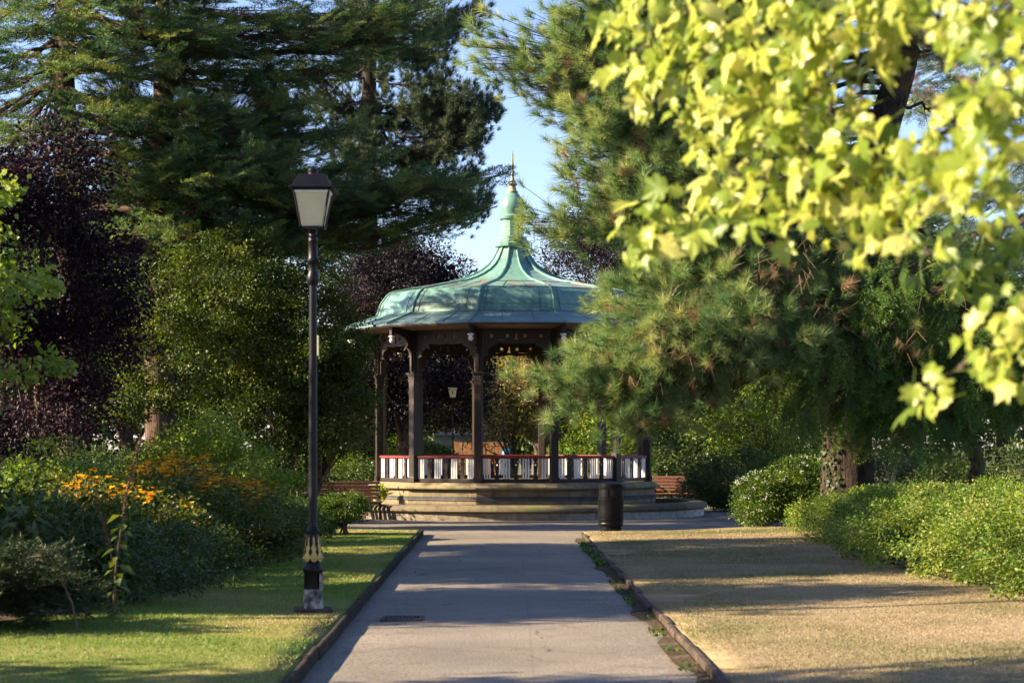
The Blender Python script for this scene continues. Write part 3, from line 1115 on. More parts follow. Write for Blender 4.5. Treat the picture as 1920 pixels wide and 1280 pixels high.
def street_lamp(label, loc, group=None):
    root = thing('street_lamp', label, 'street lamp', loc, 0, group)
    z0 = 0.0
    zz = lambda py: EYE - (py - HOR) * 18.65 / F - LZ
    MB().lathe([(.112, -.05), (.112, .012), (.10, .02), (.10, .05), (.092, .07), (.088, .17), (.086, .20)], 24).build('footing', M['flaked'], root, True)
    MB().lathe([(.085, .20), (.083, .345), (.088, .355), (.095, .37), (.095, .40), (.086, .415), (.078, .43), (.07, .45)], 24).build('base', M['black'], root, True)
    b = MB()
    b.box((.079, -.03, .27), (.022, .11, .16))
    b.build('access_door', M['flaked'], root, bevel=.004)
    b = MB().lathe([(.07, .45), (.084, .48), (.083, .52), (.062, .62), (.055, .70), (.052, .72)], 24)
    b.build('vase', M['black'], root, True)
    g = MB()
    for k in range(8):          # gilded acanthus leaves round the vase
        a = 2 * PI * k / 8 + .2
        cs, sn = math.cos(a), math.sin(a)
        pr = [(-.030, .47, .090), (0, .452, .089), (.030, .47, .090), (.034, .515, .088), (.014, .545, .083), (.026, .585, .077), (.010, .62, .068), (.010, .665, .064),
              (0, .70, .060), (-.010, .665, .064), (-.010, .62, .068), (-.026, .585, .077), (-.014, .545, .083), (-.034, .515, .088)]
        c0 = (0, .56, .084)
        vs_ = [(r * cs - t * sn, r * sn + t * cs, z) for t, z, r in [c0] + pr]
        n = len(pr)
        g.add(vs_, [(0, 1 + i, 1 + (i + 1) % n) for i in range(n)])
    g.tube([(.092 * math.cos(2 * PI * k / 24), .092 * math.sin(2 * PI * k / 24), .492) for k in range(25)], .012, 6)
    g.build('leaf_ornament', M['gold'], root, True)
    MB().lathe([(.054, .715), (.066, .725), (.068, .745), (.056, .76), (.045, .775), (.043, .80), (.040, 1.6), (.038, 2.62), (.036, 3.10)], 20).build('pole', M['black'], root, True)
    MB().lathe([(.04, 3.04), (.05, 3.055), (.058, 3.085), (.058, 3.125), (.048, 3.15), (.044, 3.165), (.042, 3.22), (.048, 3.235), (.058, 3.25), (.062, 3.268), (.052, 3.285),
                (.046, 3.30), (.044, 3.45), (.047, 3.455), (.044, 3.47), (.036, 3.62), (.032, 3.66)], 20).build('pole_head', M['black'], root, True)
    p = MB()
    p.box((.048, -.012, zz(650)), (.014, .05, .19))
    p.build('number_plate', M['cream'], root, bevel=.002)
    # lantern
    zb, zt = zz(430), zz(359)
    cr = MB()
    for sx in (-1, 1):
        for sy in (-1, 1):
            cr.tube([(sx * .02, sy * .02, zb - .085), (sx * .05, sy * .05, zb - .07), (sx * .06, sy * .06, zb - .04), (sx * .09, sy * .09, zb)], .008, 6)
    cr.lathe([(.03, zb - .1), (.034, zb - .085), (.02, zb - .07)], 12)
    cr.build('cradle', M['black'], root)
    lt = MB()
    hb, ht = .102, .166
    for sx in (-1, 1):
        for sy in (-1, 1):
            lt.tube([(sx * hb, sy * hb, zb), (sx * ht, sy * ht, zt)], .011, 4)
    for h, z, s in ((hb, zb, .022), (ht, zt - .006, .02)):
        for k in range(4):
            a = k * PI / 2
            lt.box((h * math.cos(a), h * math.sin(a), z), (s, 2 * h + s, s), a)
    lt.box((0, 0, zb - .004), (2 * hb, 2 * hb, .01))
    lt.build('lantern_frame', M['black'], root, bevel=.002)
    for k in range(4):
        a = k * PI / 2
        gp = MB()
        cs, sn = math.cos(a), math.sin(a)
        q = []
        for (h, w, z) in ((hb - .006, hb - .012, zb + .012), (ht - .008, ht - .014, zt - .018)):
            for s in (-1, 1):
                for d in (0, -.006):
                    x, yy = h + d, s * w
                    q.append((x * cs - yy * sn, x * sn + yy * cs, z))
        gp.add(q, [(0, 2, 6, 4), (1, 5, 7, 3), (0, 4, 5, 1), (2, 3, 7, 6), (0, 1, 3, 2), (4, 6, 7, 5)])
        gp.build('glass_panel', M['cream'], root)
    rp_ = MB()
    q2 = math.sqrt(2)
    rp_.lathe([((ht - .009) * q2, zt - .036), ((ht - .002) * q2, zt - .036), ((ht + .001) * q2, zt - .016), ((ht - .009) * q2, zt - .016), ((ht - .009) * q2, zt - .036)], 4, a0=PI / 4, caps=False)
    rp_.build('reflector', M['white'], root)
    rp_ = MB()
    rp_.lathe([(.03, zb - .03), (.04, zb - .012), (.04, zb - .004)], 12)
    rp_.build('lamp_holder', M['white'], root)
    rf = MB()
    z1 = zt
    lay = [(.20, z1), (.205, z1 + .012), (.195, z1 + .026), (.178, z1 + .032), (.125, zz(331)), (.06, zz(330)), (.02, zz(330) + .004)]
    rf.lathe([(h * math.sqrt(2), z) for h, z in lay], 4, a0=PI / 4)
    rf.build('lantern_roof', M['black'], root, bevel=.003)
    MB().lathe([(.05, zz(330)), (.045, zz(325)), (.052, zz(322)), (.05, zz(320)), (.03, zz(318)), (.022, zz(316)), (.012, zz(314))], 16).build('lantern_cap', M['black'], root, True)
    return root


lamp = street_lamp('tall black lamp post with cream lantern and gilded base on the left lawn', (LX, LY, LZ + .01))
slab = MB().box((LX, LY, LZ + .006), (.36, .36, .05), .1).build('concrete_slab', M['kerb_red'], None, bevel=.01)
tag(slab, 'small flat concrete slab under the lamp post', 'slab')
for px, D, label, s in ((212, 60, 'small black lamp post with ornate lantern deep among the trees on the left', .62),
                        (849, 56.4, 'slim black lamp post seen between the bandstand columns', .84)):
    r2 = copy_tree(lamp)
    r2['label'] = label
    r2.location = (at(px, D).x, D, 0)
    r2.scale = (s, s, s)

# =================================================================== litter bin
BX, BY = 1.885, 38.0
bn = thing('litter_bin', 'round black litter bin with domed lid at the far edge of the dry lawn', 'bin', (BX, BY, -.005))
MB().lathe([(.21, 0), (.215, .10), (.205, .11), (.235, .14), (.24, .17), (.232, .19), (.236, .20), (.24, .40), (.242, .655), (.246, .665), (.246, .685), (.236, .69), (.225, .69)],
           40).build('body', M['plastic'], bn, True)
for z_ in (.24, .62):
    MB().lathe([(.238, z_), (.248, z_ + .006), (.248, z_ + .022), (.238, z_ + .028)], 40, caps=False).build('band', M['plastic'], bn, True)
for k in range(4):
    b = MB()
    a0 = PI / 4 + k * PI / 2 - .5
    vs_, fs_ = [], []
    for i in range(9):
        a = a0 + 1.0 * i / 8
        for r in (.235, .215):
            for z in (.685, .83): vs_.append((r * math.cos(a), r * math.sin(a), z))
    for i in range(8):
        o = i * 4
        fs_ += [(o, o + 4, o + 5, o + 1), (o + 2, o + 3, o + 7, o + 6), (o, o + 2, o + 6, o + 4), (o + 1, o + 5, o + 7, o + 3)]
    fs_ += [(0, 1, 3, 2), (32, 34, 35, 33)]
    b.add(vs_, fs_)
    b.build('lid_support', M['plastic'], bn)
MB().lathe([(.20, .69), (.20, .83)], 32).build('liner', M['iron'], bn, True)
MB().lathe([(.238, .825), (.243, .835), (.243, .875), (.236, .88), (.243, .885), (.243, .925), (.225, .94), (.12, .965), (.03, .972)], 40).build('lid', M['plastic'], bn, True)


# =================================================================== benches
def bench(label, loc, rz):
    r = thing('park_bench', label, 'bench', loc, rz, 'slatted benches around the bandstand')
    L = 1.75
    for i in range(5):
        t = i / 4
        MB().box((0, .20 + .022 * i + .01, .50 + .082 * i), (L, .026, .062)).build('back_slat', M['bench_wood'], r, bevel=.006)
    for i in range(5):
        MB().box((0, -.26 + .098 * i, .415 - .012 * i), (L, .075, .03)).build('seat_slat', M['bench_wood'], r, bevel=.006)
    for s in (-1, 1):
        q = MB()
        x = s * (L / 2 - .06)
        q.tube([(x, .30, 0), (x, .20, .22), (x, .18, .40), (x, .33, .88)], [.028, .026, .024, .02], 7)
        q.tube([(x, -.30, 0), (x, -.24, .2), (x, -.27, .395)], [.028, .024, .024], 7)
        q.tube([(x, -.27, .385), (x, .18, .345)], .024, 7)
        q.tube([(x, -.27, .40), (x, -.29, .56), (x, -.16, .63), (x, .24, .62)], [.02, .022, .022, .018], 7)
        q.build('bench_end', M['iron'], r, True)
    return r


bench('reddish slatted bench beyond the right side of the ring wall', (4.55, 52.0, -.01), math.radians(-4))
bench('reddish slatted bench half hidden by the clipped bush left of the bandstand', (-3.8, 44.6, -.02), math.radians(10))

# drain cover in the path
dr = MB()
for i in range(11): dr.box((-.16 + .032 * i, 0, .012), (.016, .40, .018))
for s in (-1, 1): dr.box((0, s * .21, .012), (.38, .03, .02))
for s in (-1, 1): dr.box((s * .185, 0, .012), (.025, .42, .02))
dr.box((0, 0, .003), (.34, .40, .006))
tag(dr.build('drain_cover', M['grate'], None, loc=(-1.035, 18.8, .008)), 'rusty iron drain grating set in the tarmac path', 'drain cover')

# =================================================================== far things seen through the bandstand
hut = thing('park_hut', 'low hut with grey pitched roof partly hidden behind the bandstand columns', 'hut', (-1.9, 98, 0))
MB().box((0, 0, 1.1), (3.6, 4, 2.2)).build('wall', M['hut_wall'], hut)
rf = MB()
rf.add([(-2.0, -2.3, 2.15), (2.0, -2.3, 2.15), (2.0, 2.3, 2.15), (-2.0, 2.3, 2.15), (.3, -2.3, 2.95), (.3, 2.3, 2.95)],
       [(0, 1, 4), (2, 3, 5), (0, 4, 5, 3), (1, 2, 5, 4), (0, 3, 2, 1)])
rf.build('roof', M['roof_slate'], hut)
fn = thing('wooden_fence', 'orange-brown close-boarded fence behind the bandstand', 'fence', (-1.5, 90, 0))
b = MB()
for i in range(11): b.box((-1.05 + .205 * i, random.uniform(-.01, .01), .93), (.19, .03, 1.75 + random.uniform(-.02, .02)))
b.build('board_panel', M['orange_wood'], fn)
for x in (-1.15, 0, 1.2): MB().box((x, .06, .95), (.1, .1, 1.9)).build('post', M['orange_wood'], fn)
rd = thing('playground_ride', 'colourful playground ride with blue dome behind the bandstand railing', 'playground ride', (-.1, 82, 0))
MB().lathe([(.45, 0), (.62, .08), (.62, .30), (.55, .36)], 24).build('base', M['ride_blue'], rd, True)
MB().lathe([(.55, .36), (.60, .42), (.56, .60), (.5, .66)], 24).build('ring', M['ride_yellow'], rd, True)
MB().lathe([(.5, .66), (.5, .82), (.42, .92), (.2, .98)], 24).build('body', M['ride_green'], rd, True)
MB().lathe([(.16, .3), (.24, .5), (.25, .9), (.18, 1.1), (.12, 1.15)], 20, (-.28, -.35, 0)).build('figure', M['ride_pale'], rd, True)
MB().lathe([(.20, 1.12), (.25, 1.22), (.245, 1.34), (.19, 1.45), (.1, 1.51), (.02, 1.53)], 20, (-.1, -.3, 0)).build('dome', M['ride_blue'], rd, True)
# =================================================================== foliage materials
G = {}
G['hawthorn'] = leaf_mat('hawthorn_leaf', [(.020, .042, .010), (.045, .080, .014), (.085, .125, .018), (.15, .17, .028)], .35, gain=0.8)
G['purple'] = leaf_mat('purple_leaf', [(.007, .005, .009), (.012, .007, .013), (.020, .009, .016), (.045, .013, .020)], .25, .6, .25, gain=1.0)
G['beech'] = leaf_mat('copper_beech_leaf', [(.010, .009, .014), (.018, .015, .022), (.032, .022, .028), (.055, .035, .03)], .25, .6, .25, gain=0.75)
G['hazel'] = leaf_mat('hazel_leaf', [(.045, .085, .014), (.085, .145, .020), (.14, .20, .03), (.20, .24, .05)], .4, gain=1.25)
G['cedar'] = leaf_mat('cedar_needle', [(.016, .042, .020), (.034, .074, .028), (.070, .118, .032), (.14, .175, .040)], .28, .55, gain=1.35)
G['cedar_blue'] = leaf_mat('blue_cedar_needle', [(.05, .08, .075), (.085, .125, .115), (.13, .17, .15)], .2, .55)
G['black_pine'] = leaf_mat('dark_pine_needle', [(.016, .034, .022), (.034, .060, .032), (.062, .088, .042), (.09, .11, .05)], .2, .5, gain=1.2)
G['pine'] = leaf_mat('long_pine_needle', [(.028, .055, .022), (.055, .095, .034), (.095, .135, .045), (.17, .19, .065)], .3, .42, .45, gain=2.1)
G['dead'] = leaf_mat('dead_pine_needle', [(.12, .075, .040), (.21, .135, .070), (.30, .205, .115)], .2, .6, gain=1.0)
G['yew'] = leaf_mat('yew_spray', [(.014, .034, .010), (.030, .062, .012), (.058, .098, .016), (.095, .13, .02)], .25, .5, gain=2.5)
G['laurel'] = leaf_mat('glossy_shrub_leaf', [(.020, .046, .010), (.044, .080, .014), (.085, .115, .020)], .28, .4, .35, gain=1.05)
G['hyper'] = leaf_mat('flowering_shrub_leaf', [(.022, .045, .012), (.048, .078, .016), (.10, .12, .022), (.19, .13, .03)], .35, gain=1.15)
G['juniper'] = leaf_mat('prostrate_conifer_needle', [(.016, .036, .014), (.030, .058, .018), (.05, .080, .022)], .2, gain=0.7)
G['hedge'] = leaf_mat('hedge_leaf', [(.048, .095, .014), (.088, .155, .020), (.15, .21, .032), (.25, .245, .075)], .38, gain=1.2)
G['box'] = leaf_mat('clipped_leaf', [(.028, .058, .010), (.055, .098, .014), (.10, .145, .022)], .3, .42, gain=1.15)
G['maple'] = leaf_mat('golden_maple_leaf', [(.12, .20, .025), (.24, .33, .045), (.37, .42, .06), (.56, .56, .17)], .55, .38, .45, 1.15, .95, gain=1.0)
G['far'] = leaf_mat('far_leaf', [(.020, .042, .014), (.042, .075, .020), (.075, .11, .026), (.12, .15, .035)], .35, gain=1.05)
G['olive'] = leaf_mat('bronze_green_leaf', [(.035, .045, .014), (.085, .075, .024), (.14, .105, .036), (.24, .17, .08)], .35)
G['lime'] = leaf_mat('lime_leaf', [(.10, .17, .012), (.20, .28, .02), (.30, .36, .04)], .45, gain=0.9)
G['spring'] = leaf_mat('sunny_shrub_leaf', [(.055, .095, .015), (.11, .17, .022), (.19, .24, .035), (.30, .32, .08)], .4, gain=1.35)
G['grass'] = leaf_mat('green_blade', [(.29, .23, .11), (.19, .20, .06), (.105, .165, .03), (.07, .13, .02)], .35, gain=1.3)
G['straw'] = leaf_mat('dry_blade', [(.36, .285, .175), (.29, .235, .135), (.20, .185, .085), (.11, .13, .04)], .3, gain=1.0)
G['seed'] = leaf_mat('dry_seed_head', [(.11, .07, .038), (.20, .14, .08)], .2, gain=1.0)

# ------------------------------------------------------------------- grass: uncountable
def value_noise(x, y, s, seed):
    r = np.random.default_rng(seed)
    g = r.random((80, 80))
    X, Y = x / s + 40, y / s + 5
    i, j = np.floor(X).astype(int) % 79, np.floor(Y).astype(int) % 79
    fx, fy = X - np.floor(X), Y - np.floor(Y)
    fx, fy = fx * fx * (3 - 2 * fx), fy * fy * (3 - 2 * fy)
    return g[i, j] * (1 - fx) * (1 - fy) + g[i + 1, j] * fx * (1 - fy) + g[i, j + 1] * (1 - fx) * fy + g[i + 1, j + 1] * fx * fy


BLADE = (np.array([[-.5, 0, 0], [.5, 0, 0], [0, 1, .3]], float), np.array([[0, 1, 2]]))


def grass(name, label, n, xf, zf, mat, seed, h0):
    y = 9.3 + (37 - 9.3) * rng.random(n) ** 1.7
    x = xf(y, rng.random(n))
    ok = (np.hypot(x - CX, y - CY) > PLZ)
    x, y = x[ok], y[ok]
    n = len(x)
    pos = np.stack([x, y, zf(x, y)], 1)
    t = -.22 + 1.1 * value_noise(x, y, 1.7, seed) + .38 * value_noise(x, y, .4, seed + 1) + rng.normal(size=n) * .09
    d = norm(np.stack([rng.normal(size=n) * .75, rng.normal(size=n) * .75, np.ones(n)], 1))
    h = h0 * rng.uniform(.5, 1.3, n) * (.8 + .5 * t)
    w = .003 + .00024 * y
    fl = Fol()
    fl.inst(BLADE, pos, d, rdir(n), np.stack([w, h, h], 1), t)
    return tag(fl.build(name, mat), label, 'grass', kind='stuff')


und2 = lambda x, y: .012 * np.sin(1.3 * x + .7 * y) + .01 * np.sin(2.1 * y - .8 * x)
bedL = lambda y: np.interp(y, [9, 14.6, 16.2, 19.2, 28, 36], [-9, -9, -4.8, -3.75, -3.2, -3.3])
bedR = lambda y: np.interp(y, [9, 18.3, 24, 30, 37], [5.4, 5.0, 4.5, 4.7, 5.3])
bedG = lambda y: bedR(y) + .38
grass('grass', 'short green and straw coloured grass on the left lawn', 150000, lambda y, u: bedL(y) + (-1.52 - .19 * (y - 9.9) / 26 - bedL(y)) * u,
      lambda x, y: LZ + und2(x, y), G['grass'], 3, .022)
grass('grass', 'parched straw coloured grass on the right lawn', 200000, lambda y, u: 1.50 - .16 * (y - 9.9) / 26 + (bedG(y) - 1.4) * u,
      lambda x, y: RZ + und2(x, y) + .02 * (x - 1.4), G['straw'], 5, .017)
# weeds in the gutter by the right kerb
fl = Fol()
n = 1500
y = 10 + 24 * rng.random(n)
m = (value_noise(y * 2.2, y * 0 + 3, .9, 9) > .52) | ((y > 27) & (y < 33))
y = y[m]
n = len(y)
x = 1.44 - .16 * (y - 9.9) / 26 - .06 - .13 * rng.random(n)
fl.inst(LOBED, np.stack([x, y, np.full(n, .02)], 1), norm(rdir(n) * .8 + UP * .6), norm(UP + rdir(n) * .5), .035 * rng.uniform(.5, 1.3, n) * (1 + (y > 26) * .5), .4 + .25 * rng.normal(size=n))
tag(fl.build('weeds', G['box']), 'small green weeds growing in the gutter by the right kerb', 'weeds', kind='stuff')
# leaf litter: dropped leaves on gutter and lawn
fl = Fol()
n = 650
y = 9.6 + 26 * rng.random(n) ** 1.5
s = rng.random(n) < .72
x = np.where(s, 1.44 - .16 * (y - 9.9) / 26 - .02 - np.abs(rng.normal(size=n)) * .16, rng.uniform(-1.45, 1.4, n))
z = np.where(s, .034, .024)
s2 = rng.random(n) < .4
x = np.where(s2, rng.uniform(1.6, 4.6, n), x)
z = np.where(s2, RZ + und2(x, y) + .02 * (x - 1.4) + .025, z)
s3 = rng.random(n) < .3
x = np.where(s3, bedR(y) + rng.normal(size=n) * .16, x)
z = np.where(s3, RZ + und2(x, y) + .02 * (x - 1.4) + .03, z)
fl.inst(LEAF, np.stack([x, y, z], 1), norm(rdir(n) * np.array([1, 1, .12])), norm(UP + rdir(n) * .25), .04 * rng.uniform(.5, 1.2, n), .5 + .3 * rng.normal(size=n))
tag(fl.build('fallen_leaves', G['dead']), 'scattered dry fallen leaves on path edge and lawn', 'fallen leaves', kind='stuff')

# =================================================================== template variants
CED = [spray(170, i, .55, .014, .5, .15) for i in range(4)]
YEW = [spray(130, 20 + i, .42, .012, .05, .17, droop=.35) for i in range(4)]
JUN = [spray(80, 40 + i, .4, .018, .2, .2) for i in range(2)]
TUF = [tuft(96, 1.05, .0125, 50 + i, .34) for i in range(4)]
TUS = [tuft(46, 1.15, .03, 70 + i, .3) for i in range(3)]
DEAD = [tuft(34, .8, .010, 80, .2)]

# =================================================================== left side: cedar, pines, purple tree
tips = [(885, 338, 38, 1.5), (865, 400, 38, 1.0), (845, 355, 37, 1.3), (805, 388, 37, 1.0), (760, 340, 36, 1.2), (700, 305, 36, 1.1), (640, 362, 35, 1.1), (600, 275, 36, 1.1),
        (560, 330, 35, 1.1), (470, 335, 34, 1.2), (430, 395, 34, 1.1), (350, 300, 34, 1), (290, 350, 34, 1), (520, 150, 36, 1.2), (600, 62, 36, 1.2), (650, 125, 37, 1.2), (720, 40, 37, 1.3),
        (800, 70, 38, 1.3), (820, 10, 38, 1.2), (400, 60, 34, 1), (300, 30, 34, 1), (200, 220, 33, 1), (60, 70, 33, 1), (20, 160, 33, 1), (100, 20, 33, 1), (280, 240, 33.5, 1), (380, 200, 34, 1),
        (450, 245, 35, 1), (560, 205, 36, 1), (250, 100, 33, 1), (350, -50, 34, 1), (150, -60, 33, 1), (500, -40, 35, 1.1), (650, -50, 37, 1.2), (760, -60, 38, 1), (480, 430, 34, .8),
        (360, 440, 34, .8), (700, 390, 36.5, .9), (60, 250, 33, .8), (600, 430, 36, .8), (665, 435, 36.5, .8), (755, 428, 37, .8), (560, 465, 35.5, .7), (820, 425, 37.5, .6), (500, 290, 34, 1), (660, 240, 36.5, 1.0), (400, 340, 33.5, 1), (180, 130, 33, .9), (-60, 120, 35, 1)]
bl = []
KD = 42 / 36
trk = [P(px, py, 42) for px, py in ((140, 880), (138, 700), (128, 400), (120, 150), (126, -80), (135, -260))]
for px, py, D, w in tips:
    o = np.clip((900 - (py + .12 * abs(px - 130) - 10)) / 1160, .1, .93)
    bl.append((float(o) * .99, P(px, py, D * KD), w))
for k in range(14):
    a = rng.uniform(.55, 1.25) * PI
    z = rng.uniform(6, 10.5)
    bl.append((float(np.clip(z / 12.3, .2, .95)), np.array([-9.2 + 3.8 * math.cos(a), 42 + 4.2 * math.sin(a), z]), .6))
conifer('broad dark green cedar with long flat tiers of branches reaching over the lamp post', 'cedar tree', trk, [.36, .32, .27, .22, .17, .10], bl, CED, 96, 1.1, .12, .46,
        [G['cedar'], M['bark_red'], G['dead']], 'cedar_tree', tipbias=.75, t0=.22, dirw=(.75, .55, .12), upw=.8, tint=(.52, .28), sag=.13, rise=.04, droop=.08, brad=.062)

tips = [(900, 30, 1), (835, 95, 1), (920, 212, 1.2), (895, 262, 1.1), (885, 180, 1.1), (800, 200, 1.2), (745, 235, 1), (650, 212, 1), (600, 195, .9), (890, 330, 1.1), (915, 375, .9), (700, 345, .8),
        (640, 285, .8), (780, 305, .9), (590, 70, .8), (705, 95, 1), (785, 105, 1), (850, -40, 1), (650, -80, 1), (740, -120, 1), (600, 335, .7), (900, 238, 1), (830, 285, .9), (850, 40, 1),
        (760, 20, 1), (830, 150, .9), (930, 190, .8), (560, 140, .7), (860, 225, .9), (880, -90, 1), (670, 60, .8), (720, 150, .8), (660, 130, .8), (705, 210, .8), (680, 260, .8), (715, 300, .7), (665, 330, .6), (690, -10, .9), (650, 20, .8), (730, 380, .6), (640, 390, .6)]
trk = [P(690, 860, 60), P(692, 600, 60), P(690, 300, 60), P(694, 60, 60), P(690, -180, 60)]
bl = [(float(np.clip((860 - (py + .2 * abs(px - 690))) / 1040, .2, .97)), P(px, py, 60 + rng.uniform(-1.6, 1.6)), w) for px, py, w in tips]
bl += [(.6 + .03 * k, np.array([-4.3 + 3 * math.cos(a), 60 + 3.2 * math.sin(a), 9 + k]), .7) for k, a in enumerate((.4, 1.2, 2.0, 2.8))]
conifer('tall dark pine with cloud-like foliage plates rising behind the cedar', 'pine tree', trk, [.34, .30, .25, .18, .08], bl, TUS, 230, 1.05, .30, .21,
        [G['black_pine'], M['bark_old'], G['dead']], 'pine_tree', tipbias=.7, t0=.4, dirw=(.5, .35, .75), upw=.2, tint=(.5, .22), sag=.05, rise=-.06, brad=.05)

tips = [(420, 190, 1), (500, 225, 1), (560, 245, 1), (300, 250, 1), (210, 300, .9), (385, 300, 1), (250, 420, .9), (450, 300, .8), (330, 440, .9), (520, 180, .8), (330, 120, 1), (420, 80, 1), (250, 60, 1),
        (160, 380, .7), (400, 400, .8), (540, 300, .7), (380, -20, 1), (200, 170, .9)]
trk = [P(303, 905, 42), P(298, 700, 42), P(300, 450, 42), P(306, 200, 42), P(305, -60, 42)]
bl = [(float(np.clip((905 - (py + .15 * abs(px - 300))) / 965, .2, .97)), P(px, py, 42 + rng.uniform(-1.5, 1.5)), w) for px, py, w in tips]
conifer('pine with a straight ivy-flecked reddish trunk standing behind the left shrubs', 'pine tree', trk, [.36, .31, .28, .22, .12], bl, TUF, 125, .9, .4, .30,
        [G['black_pine'], M['bark_red'], G['dead']], 'pine_tree', tipbias=.7, t0=.35, dirw=(.6, .4, .4), upw=.3, tint=(.62, .2), brad=.05)

broadleaf('dark purple-leaved tree at the left edge beneath the cedar', 'purple tree', at(70, 31, 0), .12, 3.6,
          [(-.3, 0, 4.4, 1.2, 1.3, 1.5), (.35, -.2, 5.75, .75, .8, .9), (-.7, 0, 5.6, .8, .9, 1.0), (.5, .1, 3.4, .9, 1.0, 1.0), (.0, .2, 2.2, 1.1, 1.2, 1.0), (1.2, .3, 4.0, .6, .7, .45), (.9, .2, 4.75, .55, .6, .35)],
          230, 190, .072, .42, G['purple'], M['bark'], 'purple_tree', tint=(.45, .24))
broadleaf('young light green tree leaning in from the left edge of the photograph', 'young tree', (-6.6, 21.5, LZ), .05, 2.6,
          [(.75, -.1, 3.95, .50, .6, .22), (1.2, 0, 3.25, .62, .5, .16), (1.3, -.1, 2.86, .75, .5, .14), (1.2, .1, 2.42, .78, .5, .15), (.2, .2, 3.4, .9, .7, .9), (.55, 0, 2.0, .6, .5, .3), (.9, .1, 4.3, .3, .3, .2)],
          60, 60, .075, .19, G['hazel'], M['bark'], 'hazel_tree', tint=(.6, .2), hang=.35, limbs=26, tmpl=LOBED)
broadleaf('small-leaved hawthorn with a wide green crown between the lamp post and the bandstand', 'hawthorn tree', at(430, 39.5, 0), .10, 2.0,
          [(-.6, 0, 3.75, 1.9, 1.6, 1.15), (1.1, .1, 3.5, 1.5, 1.5, 1.35), (.2, -.2, 4.95, 1.4, 1.2, 1.0), (1.5, 0, 4.9, .8, .8, .7), (-1.5, .2, 4.4, 1.1, 1.0, .8), (2.0, .1, 2.6, .95, 1.0, 1.3), (.6, 0, 2.2, 1.5, 1.3, .9), (-1.9, 0, 2.9, .9, .9, .8), (2.1, .2, 3.7, .75, .8, 1.0), (2.15, .1, 2.4, .75, .9, 1.1)],
          620, 150, .066, .27, G['hawthorn'], M['bark'], 'hawthorn_tree', tint=(.52, .24), limbs=40, stems=2, inner=.3)
# thin pale stems by the left hedge
for px, h, label in ((532, 1.0, 'thin pale sapling stem leftmost of the group behind the lamp post'), (545, 1.15, 'thin pale sapling stem second from the left behind the lamp post'),
                     (556, 1.1, 'thin pale sapling stem nearest the lamp post on its left')):
    t = MB().tube([(0, 0, 0), (.03, 0, h * .5), (-.02, .05, h * 1.3)], [.055, .05, .04], 8, rough=.05)
    o = t.build('sapling', M['bark_pale'], None, True, loc=(at(px, 47).x, 47, 0))
    tag(o, label, 'sapling', 'pale stems behind the lamp post')

# =================================================================== left shrub bed
r, cc, out = broadleaf('long mounded shrub with clusters of orange and yellow flowers along its top', 'flowering shrub', (-3.85, 24.3, LZ), .02, .45,
          [(-.95, -2.2, .45, .75, 1.3, .62), (-.4, 0, .48, .85, 1.7, .70), (.15, 1.7, .42, .8, 1.7, .62), (.45, 3.2, .36, .65, 1.3, .5), (-.5, 2.2, .6, .8, 1.4, .66), (-1.5, -.5, .5, .8, 1.5, .66), (-.55, -1.5, .35, .85, 1.8, .5)],
          620, 130, .055, .22, G['hyper'], M['bark'], 'flowering_shrub', ('stem', 'foliage'), stems=7, limbs=28, inner=.75, tint=(.42, .24))
fl = Fol()
top = cc[(out[:, 2] > .3) & (cc[:, 2] > .66) & (cc[:, 0] > -1.25) & (cc[:, 1] > -1.8)]
pk = top[rng.choice(len(top), 170)]
for c in pk:
    k = rng.integers(3, 10)
    pos = c + np.array([0, 0, .17]) + rng.normal(size=(k, 3)) * np.array([.07, .07, .045])
    for p in pos:
        a = rng.random() * 2 * PI
        m = 5
        dd = np.stack([np.cos(a + 2 * PI * np.arange(m) / m), np.sin(a + 2 * PI * np.arange(m) / m), np.full(m, .55)], 1)
        fl.inst(LEAF, np.repeat(p[None], m, 0), norm(dd), norm(UP + rng.normal(size=(m, 3)) * .2), np.full(m, (.052 * rng.uniform(.7, 1.2))), np.full(m, .5 + .3 * rng.normal()))
fl.build('flowers', G['x'] if 'x' in G else M['petal_orange'], r)

broadleaf('laurel-like shrub with large glossy pointed leaves left of the flowering shrub', 'laurel shrub', (-4.95, 19.6, LZ), .025, .4,
          [(0, 0, .55, 1.0, .9, .52), (-.8, .3, .6, .8, .8, .55), (.75, .4, .45, .6, .7, .42)], 150, 34, .15, .24, G['laurel'], M['bark'], 'laurel_shrub', ('stem', 'foliage'),
          stems=4, tmpl=LANCE, inner=.75, upb=.9, tint=(.55, .22))
r = thing('juniper_shrub', 'dark feathery prostrate conifer spilling onto the lawn in the lower left corner', 'conifer shrub', (-4.55, 16.9, LZ))
st = MB()
fl = Fol()
for k in range(46):
    a = rng.uniform(0, 2 * PI)
    L = rng.uniform(.45, .95)
    tip = np.array([L * math.cos(a) * 1.2, L * math.sin(a) * .85, rng.uniform(.12, .72)])
    pts = bough((0, 0, .02), tip, .1, .2, 7)
    st.tube(pts, [.018 - .0023 * i for i in range(7)], 5, caps=False)
    n = 34
    t = .2 + .8 * rng.random(n)
    pc, tg = poly_at(pts, np.minimum(t, .999))
    fl.inst(JUN[k % 2], pc + rng.normal(size=(n, 3)) * .06, norm(tg + rdir(n) * .55), norm(UP + rdir(n) * .4), .2 * rng.uniform(.7, 1.2, n), .45 + .22 * rng.normal(size=n))
st.build('stem', M['bark'], r, True)
fl.build('foliage', G['juniper'], r)
